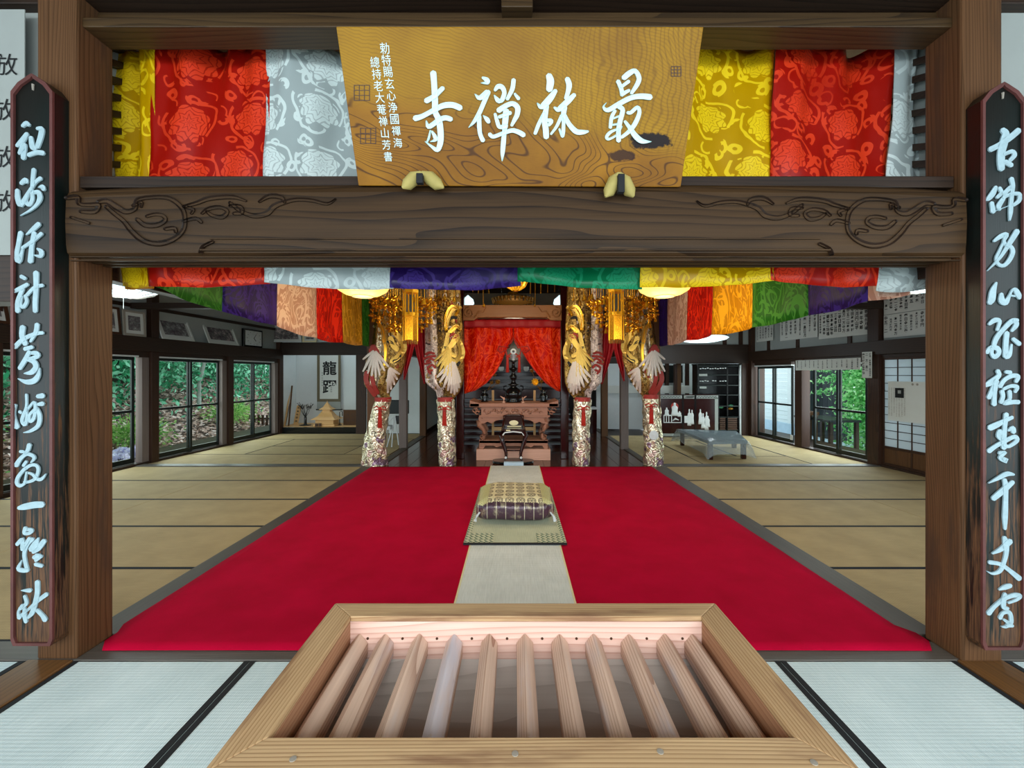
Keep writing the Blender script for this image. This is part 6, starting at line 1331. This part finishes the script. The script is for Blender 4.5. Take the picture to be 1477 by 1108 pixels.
# tall black lacquer cabinet with shelves
dB = 10.20; cbn = empty('black_shelf_cabinet', 'tall black shelf cabinet full of small items behind the folding screen', 'cabinet', (PT(1037, 0, dB).x, dB, 0))
S2 = lambda px, py: PT(px, py, dB)
x0, x1 = S2(1006, 0).x, S2(1067, 0).x
bx('back_board', (x0, x1, dB+.28, dB+.30, .01, 1.70), M['lacq'], cbn, 0)
for px in (1006, 1048.5, 1065.5): x = S2(px, 0).x; bx('upright', (x, x+.025, dB, dB+.28, .01, 1.70), M['lacq'], cbn, .002)
for py in (528, 541, 556, 570, 586, 602, 621): z = S2(0, py).z; bx('shelf_board', (x0+.025, x1, dB+.01, dB+.28, z-.012, z+.012), M['sash'], cbn, .002)
bx('top_board', (x0-.02, x1+.02, dB-.02, dB+.3, 1.70, 1.73), M['lacq'], cbn, .004)
for py in (531.5, 549.5):
    for k in range(11):
        if rnd.random() < .9: c = S2(1010+k*3.6, py+rnd.uniform(-.5, .5)); MB().lathe([(.0, -.012), (.02, -.01), (.022, .008), (0, .012)], (c.x, dB-.004, c.z), 8).build('white_tag', M['silver'], cbn)
for px, py, w_ in ((1014, 541, 12), (1014, 559, 10)): a = S2(px-w_/2, py+1.5); b = S2(px+w_/2, py-1.5); MB().box(a.x, b.x, dB-.01, dB, a.z, b.z).build('white_label', M['plaster_grey'], cbn)
for py in range(604, 622, 3):
    for a, b in ((1039, 1047), (1050, 1064)): A_1, B_1 = S2(a, py+1.1), S2(b, py-1.1); MB().box(A_1.x, B_1.x, dB+.02, dB+.2, A_1.z, B_1.z).build('stacked_tray', M['brown'], cbn)
for px, py, k in ((1042, 588, 'leaf'), (1057, 586, 'leaf'), (1056, 590, 'amber')): c = S2(px, py); MB().sphere(Vector((c.x, dB+.1, c.z)), .06, 8, 6, (1.3, .8, .5)).build('green_bundle', M['leaf_dark'] if k == 'leaf' else M['dullgold'], cbn)
# ------------------------------------------------------------------ handwritten papers on the right
TXT = '奉納御寄附金五万円本田一郎二月福井高橋木村中大山永平寺三年日壱'
def columns(mb, P, ux, uz, w_, h, ncol, size, seed, bold=.0):
    r_ = random.Random(seed)
    for c_ in range(ncol):
        x = w_*(1-(c_+.5)/ncol); sz_ = size*r_.choice((1, 1, .7, 1.15)); n_ = int((h*.92)/(sz_*1.12)*r_.uniform(.8, 1)); off = r_.choice((0, 0, .08))*h
        for k in range(n_): put_glyph(mb, r_.choice(TXT), P(x, h*.95-off-sz_*(k*1.12+.5)), ux, uz, sz_, bold)
def right_paper(px0, px1, z0, z1, t, lab, ncol, size, seed, m='white', name='handwritten_notice', bold=.02):
    d0, d1 = RW.D(px1), RW.D(px0); r_ = empty(name, lab, 'paper', RW.P((d0+d1)/2, z0, t), 'handwritten sheets on the right wall')
    RW.slab(MB(), d0, d1, z0, z1, t, t+.003).build('sheet', M[m], r_); mb = MB(); ux = (RW.P(d0, 0)-RW.P(d1, 0)).normalized()
    columns(mb, lambda x, z: RW.P(d1-x, z0+z, t+.006), ux, Vector((0, 0, 1)), d1-d0, z1-z0, ncol, size, seed, bold); mb.build('ink_writing', M['ink'], r_, kind='stuff')
right_paper(1182, 1254, 2.15, 2.66, .012, 'long donor sheet on the right wall left of the post, nearest part', 12, .062, 1)
right_paper(1126, 1180, 2.20, 2.68, .008, 'donor sheet on the right wall partly under the green curtain panel', 8, .062, 2)
right_paper(1092, 1116, 2.24, 2.6, .012, 'small pale sheet on the right wall under the amber curtain panel', 6, .05, 3)
right_paper(1276, 1362, 2.06, 2.42, .012, 'large donor sheet above the paper screen door, lower one', 11, .052, 4)
right_paper(1276, 1362, 2.43, 2.75, .008, 'large donor sheet above the paper screen door, upper one', 11, .05, 5)
right_paper(1155, 1250, 1.56, 1.76, .10, 'strip of writing hanging over the top of the near glass door', 14, .028, 6)
right_paper(1253.5, 1268, 1.42, 1.85, .115, 'narrow vertical notice on the post beside the near glass door', 3, .045, 7, 'white', 'post_notice')
# newspaper style poster on the screen door
d0, d1 = RW.D(1342), RW.D(1286); po = empty('poster', 'large pale printed poster with a small portrait taped to the paper screen door', 'poster', RW.P((d0+d1)/2, .75, .02))
RW.slab(MB(), d0, d1, .76, 1.37, .055, .058).build('sheet', M['white'], po)
RW.slab(MB(), d1-.26, d1-.12, 1.12, 1.27, .058, .060).build('portrait', M['ink'], po)
RW.slab(MB(), d1-.215, d1-.165, 1.185, 1.235, .060, .061).build('portrait_face', M['plaster_grey'], po)
mb = MB(); ux = (RW.P(d0, 0)-RW.P(d1, 0)).normalized(); columns(mb, lambda x, z: RW.P(d1-x, .78+z, .0595), ux, Vector((0, 0, 1)), d1-d0-.3, .52, 7, .022, 9); mb.build('print', M['steel'], po, kind='stuff')
for k in (.33, .40): MB().lathe([(0, 0), (.018, 0), (.018, .002), (0, .003)], RW.P(d0+k-.2, 1.33, .0595), 12, Matrix.Rotation(math.pi/2, 3, 'Y')).build('crest_print', M['steel'], po)
# small wall fittings
c = RW.P(RW.D(1147), .17, .075); MB().box(c.x-.01, c.x+.01, c.y-.035, c.y+.035, .12, .22).build('wall_socket', M['silver'], None, bevel=.004, label='little white socket low on the post between the two glass doors', cat='socket')
# ------------------------------------------------------------------ garden outside the left windows
def leaf_mesh(pts, size, seed, name, mat, kind='stuff', flat=False, **kw):
    r = np.random.RandomState(seed); n = len(pts); a = r.normal(size=(n, 3)); a /= np.linalg.norm(a, axis=1)[:, None]
    if flat: a[:, 2] = a[:, 2]*.3; a /= np.linalg.norm(a, axis=1)[:, None]
    b = np.cross(a, r.normal(size=(n, 3))); b /= np.linalg.norm(b, axis=1)[:, None]; s = size*r.uniform(.6, 1.3, (n, 1)); P = np.array(pts)
    V = np.stack([P-a*s, P-a*s*.1+b*s*.45, P+a*s, P-a*s*.1-b*s*.45], 1).reshape(-1, 3)
    me = bpy.data.meshes.new(name); me.from_pydata(V.tolist(), [], np.arange(4*n).reshape(n, 4).tolist()); me.materials.append(mat)
    o = bpy.data.objects.new(name, me); C.objects.link(o); tag(o, kind=kind, **kw); return o
def ter(x, y):
    t = max(0, -x-7.4); return -.28+t*.34+.12*math.sin(y*1.3+x)*min(1, t)
mb = MB(); mb.grid(lambda u, v: Vector((-6.75-u*9, 2+v*20, ter(-6.75-u*9, 2+v*20))), 30, 40, flip=True)
mb.build('garden_ground', M['earth'], smooth=True, label='sloping leaf covered bank outside the left windows', cat='ground', kind='structure')
r = np.random.RandomState(4)
pts = [(x, y, ter(x, y)+.03) for x, y in zip(r.uniform(-12.0, -7.6, 16000), r.uniform(3, 21, 16000))]
leaf_mesh(pts, .075, 1, 'fallen_leaves', M['litter'], flat=True, label='dry brown fallen leaves covering the bank', cat='leaves')
pts = []
for k in range(80000):
    x, y = r.uniform(-13.2, -8.6), r.uniform(2, 22); hh = r.uniform(0, 1)**.8
    if x > -9.9 and r.rand() < .6: continue
    if math.sin(y*1.9+x*3)+math.sin(y*.8)*.7+r.normal()*.4 > 1.25: continue
    pts.append((x, y, max(ter(x, y), .0)+.10+hh*4.4+.2*math.sin(y*2.1)))
leaf_mesh(pts, .085, 2, 'hillside_foliage', M['leaf_dark'], label='dense dark evergreen foliage on the bank outside the left windows', cat='foliage')
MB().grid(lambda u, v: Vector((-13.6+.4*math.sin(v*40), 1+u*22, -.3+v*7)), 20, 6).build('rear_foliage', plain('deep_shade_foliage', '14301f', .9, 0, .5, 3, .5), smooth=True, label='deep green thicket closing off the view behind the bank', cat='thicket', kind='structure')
for (x, y_, h, s_, lab) in ((-8.0, 9.0, .7, 3, 'light green low bush on the leafy bank by the middle window'), (-8.4, 8.0, .45, 4, 'light green low bush near the hydrangeas'), (-8.2, 12.4, .6, 5, 'light green low bush by the far window'), (-7.9, 5.6, .5, 6, 'broad leaved green plant outside the nearest window')):
    rr = np.random.RandomState(s_); pp_ = rr.normal(size=(1700, 3))*np.array((.26, .3, .15))+np.array((x, y_, ter(x, y_)+h*.5))
    leaf_mesh(pp_.tolist(), .038, s_, 'low_bush', m_leaf('bush_leaves_%d' % s_, '4a8a3a', '86b85a', 'b4d880', .4), kind='thing', label=lab, cat='bush', group='low bushes outside the left windows')
mb = MB(); mb.tube([Vector((-9.3, 12.6, .3)), Vector((-9.25, 12.55, 1.2)), Vector((-9.1, 12.6, 2.0)), Vector((-9.3, 12.7, 3.4))], [.06, .05, .045, .03], 8); tt = mb.build('pale_tree', M['trunk'], smooth=True, label='slim pale trunked tree outside the middle window', cat='tree')
for p in ([(-9.1, 12.6, 1.9), (-8.9, 12.5, 2.4), (-8.85, 12.3, 3.2)], [(-9.2, 12.6, 1.4), (-9.5, 12.8, 2.1), (-9.8, 13, 3.0)]): MB().tube([Vector(a_) for a_ in p], [.03, .022, .015], 6).build('branch', M['trunk'], tt, smooth=True)
for k, (x, y_) in enumerate(((-7.15, 7.55), (-7.0, 7.85), (-7.35, 7.95), (-7.15, 8.15), (-6.95, 7.55), (-7.2, 7.85))):
    rr = np.random.RandomState(k); n_ = rr.normal(size=(420, 3)); n_ /= np.linalg.norm(n_, axis=1)[:, None]; n_ = n_*(.11, .11, .09)+np.array((x, y_, -.02+.05*(k % 2)))
    h_ = empty('hydrangea', ('lavender hydrangea head nearest the left pillar', 'pale lavender hydrangea head at the front right', 'lavender hydrangea head at the back', 'rightmost lavender hydrangea head', 'small low hydrangea head by the sill', 'low lavender hydrangea head at the front')[k], 'flower', (x, y_, -.3), 'hydrangeas outside the window beside the pillar')
    o = leaf_mesh([tuple(np.array(p)-np.array((x, y_, -.3))) for p in n_], .035, k, 'flower_head', M['hyd'], kind='stuff'); o.parent = h_
    MB().tube([Vector((x, y_, -.28)), Vector((x, y_, -.05))], .012, 5).build('stem', M['trunk'], h_)
    o = leaf_mesh((rr.normal(size=(60, 3))*(.12, .12, .04)+np.array((0, 0, .12))).tolist(), .06, k+30, 'foliage', M['leaf_dark'], kind='stuff'); o.parent = h_
bx('trim_6', (-7.35, -6.62, 8.5, 13.5, -.28, -.16), M['stone'], None, label='pale blue grey paving strip outside the middle window', cat='path', kind='structure')
pf = empty('picket_fence', 'small dark picket fence outside the far window', 'fence', (-7.9, 13.3, -.2))
for k in range(8): x = -7.45-k*.13; bx('picket', (x-.035, x+.035, 13.3, 13.33, -.2, .22), M['dark_z'], pf, .004)
bx('rail', (-8.45, -7.4, 13.33, 13.36, .08, .13), M['dark_x'], pf)
# ------------------------------------------------------------------ outside the right glass doors
MB().box(6.5, 16, 3, 24, -.35, -.3).build('yard_ground', M['stone'], label='pale ground outside the right glass doors', cat='ground', kind='structure')
sw = empty('neighbour_wall', 'pale blue white clapboard wall outside the far glass door', 'building', (8.3, 13, -.3))
for k in range(24): z = -.3+k*.13; bx('clapboard', (8.3-.01*(k % 2), 8.34, 12.2, 17.5, z, z+.125), M['plaster'], sw, .004)
for y_ in (12.9, 14.4): bx('corner_board', (8.25, 8.30, y_-.08, y_+.08, -.3, 2.8), M['silver'], sw)
bx('base_course', (8.2, 8.3, 12.2, 17.5, -.3, .0), M['stone'], sw)
ds_ = empty('dark_shed', 'dark grey boarded shed outside the near glass door', 'shed', (8.6, 11, -.3))
for k in range(8): y_ = 11.0+k*.2; bx('board', (8.6, 8.64, y_, y_+.193, -.3, 2.8), M['palepost'] if 0 else plain('charcoal_boards_%d' % k, '2b3138', .7), ds_, .004)
wt = empty('garden_table', 'grey wooden work table outside the near glass door', 'table', (7.3, 9.6, -.3))
bx('table_top', (6.9, 7.6, 9.4, 10.6, .42, .47), M['sash'], wt)
for x in (6.95, 7.52):
    for y_ in (9.45, 10.5): bx('leg', (x, x+.07, y_, y_+.07, -.3, .42), M['dark_z'], wt)
sm = empty('small_stand', 'small brown wooden stand outside the far glass door', 'stand', (6.9, 10.3, -.3))
bx('top', (6.78, 7.1, 10.0, 10.3, .52, .6), M['pillar'], sm)
for x, y_ in ((6.8, 10.02), (7.02, 10.22), (6.8, 10.22), (7.02, 10.02)): bx('leg', (x, x+.06, y_, y_+.06, -.3, .52), M['pillar'], sm)
rr = np.random.RandomState(11)
mp = []
for k in range(9000):
    a = rr.normal(size=3)*np.array((.55, .75, 1.0)); mp.append((8.25+a[0]*.5, 9.95+a[1]*.36, 1.1+a[2]))
mt0 = empty('maple_tree', 'bright green maple tree outside the near glass door', 'tree', (0, 0, 0))
o = leaf_mesh(mp, .055, 12, 'foliage', M['leaf_bright'], kind='stuff'); o.parent = mt0
mp = []
for k in range(420):
    t_2 = rr.rand(); b_ = rr.randint(0, 3); zz2 = (1.75, 1.45, 1.15)[b_]; mp.append((8.2+rr.normal()*.08, 10.6+t_2*1.1, zz2-.18*t_2+rr.normal()*.05))
o = leaf_mesh(mp, .045, 13, 'leafy_branch', M['leaf_bright'], kind='stuff'); o.parent = mt0
MB().tube([Vector((8.3, 10.1, -.3)), Vector((8.25, 10.15, .8)), Vector((8.2, 10.2, 2.4))], [.05, .04, .02], 8).build('trunk', M['trunk'], mt0, smooth=True)
mp = [(11+rr.normal()*.8, rr.uniform(6, 14), rr.uniform(-.2, 4)) for k in range(7000)]
leaf_mesh(mp, .14, 14, 'garden_hedge', M['leaf_bright'], label='bright leafy hedge far beyond the glass doors', cat='hedge')
bpy.context.view_layer.update()
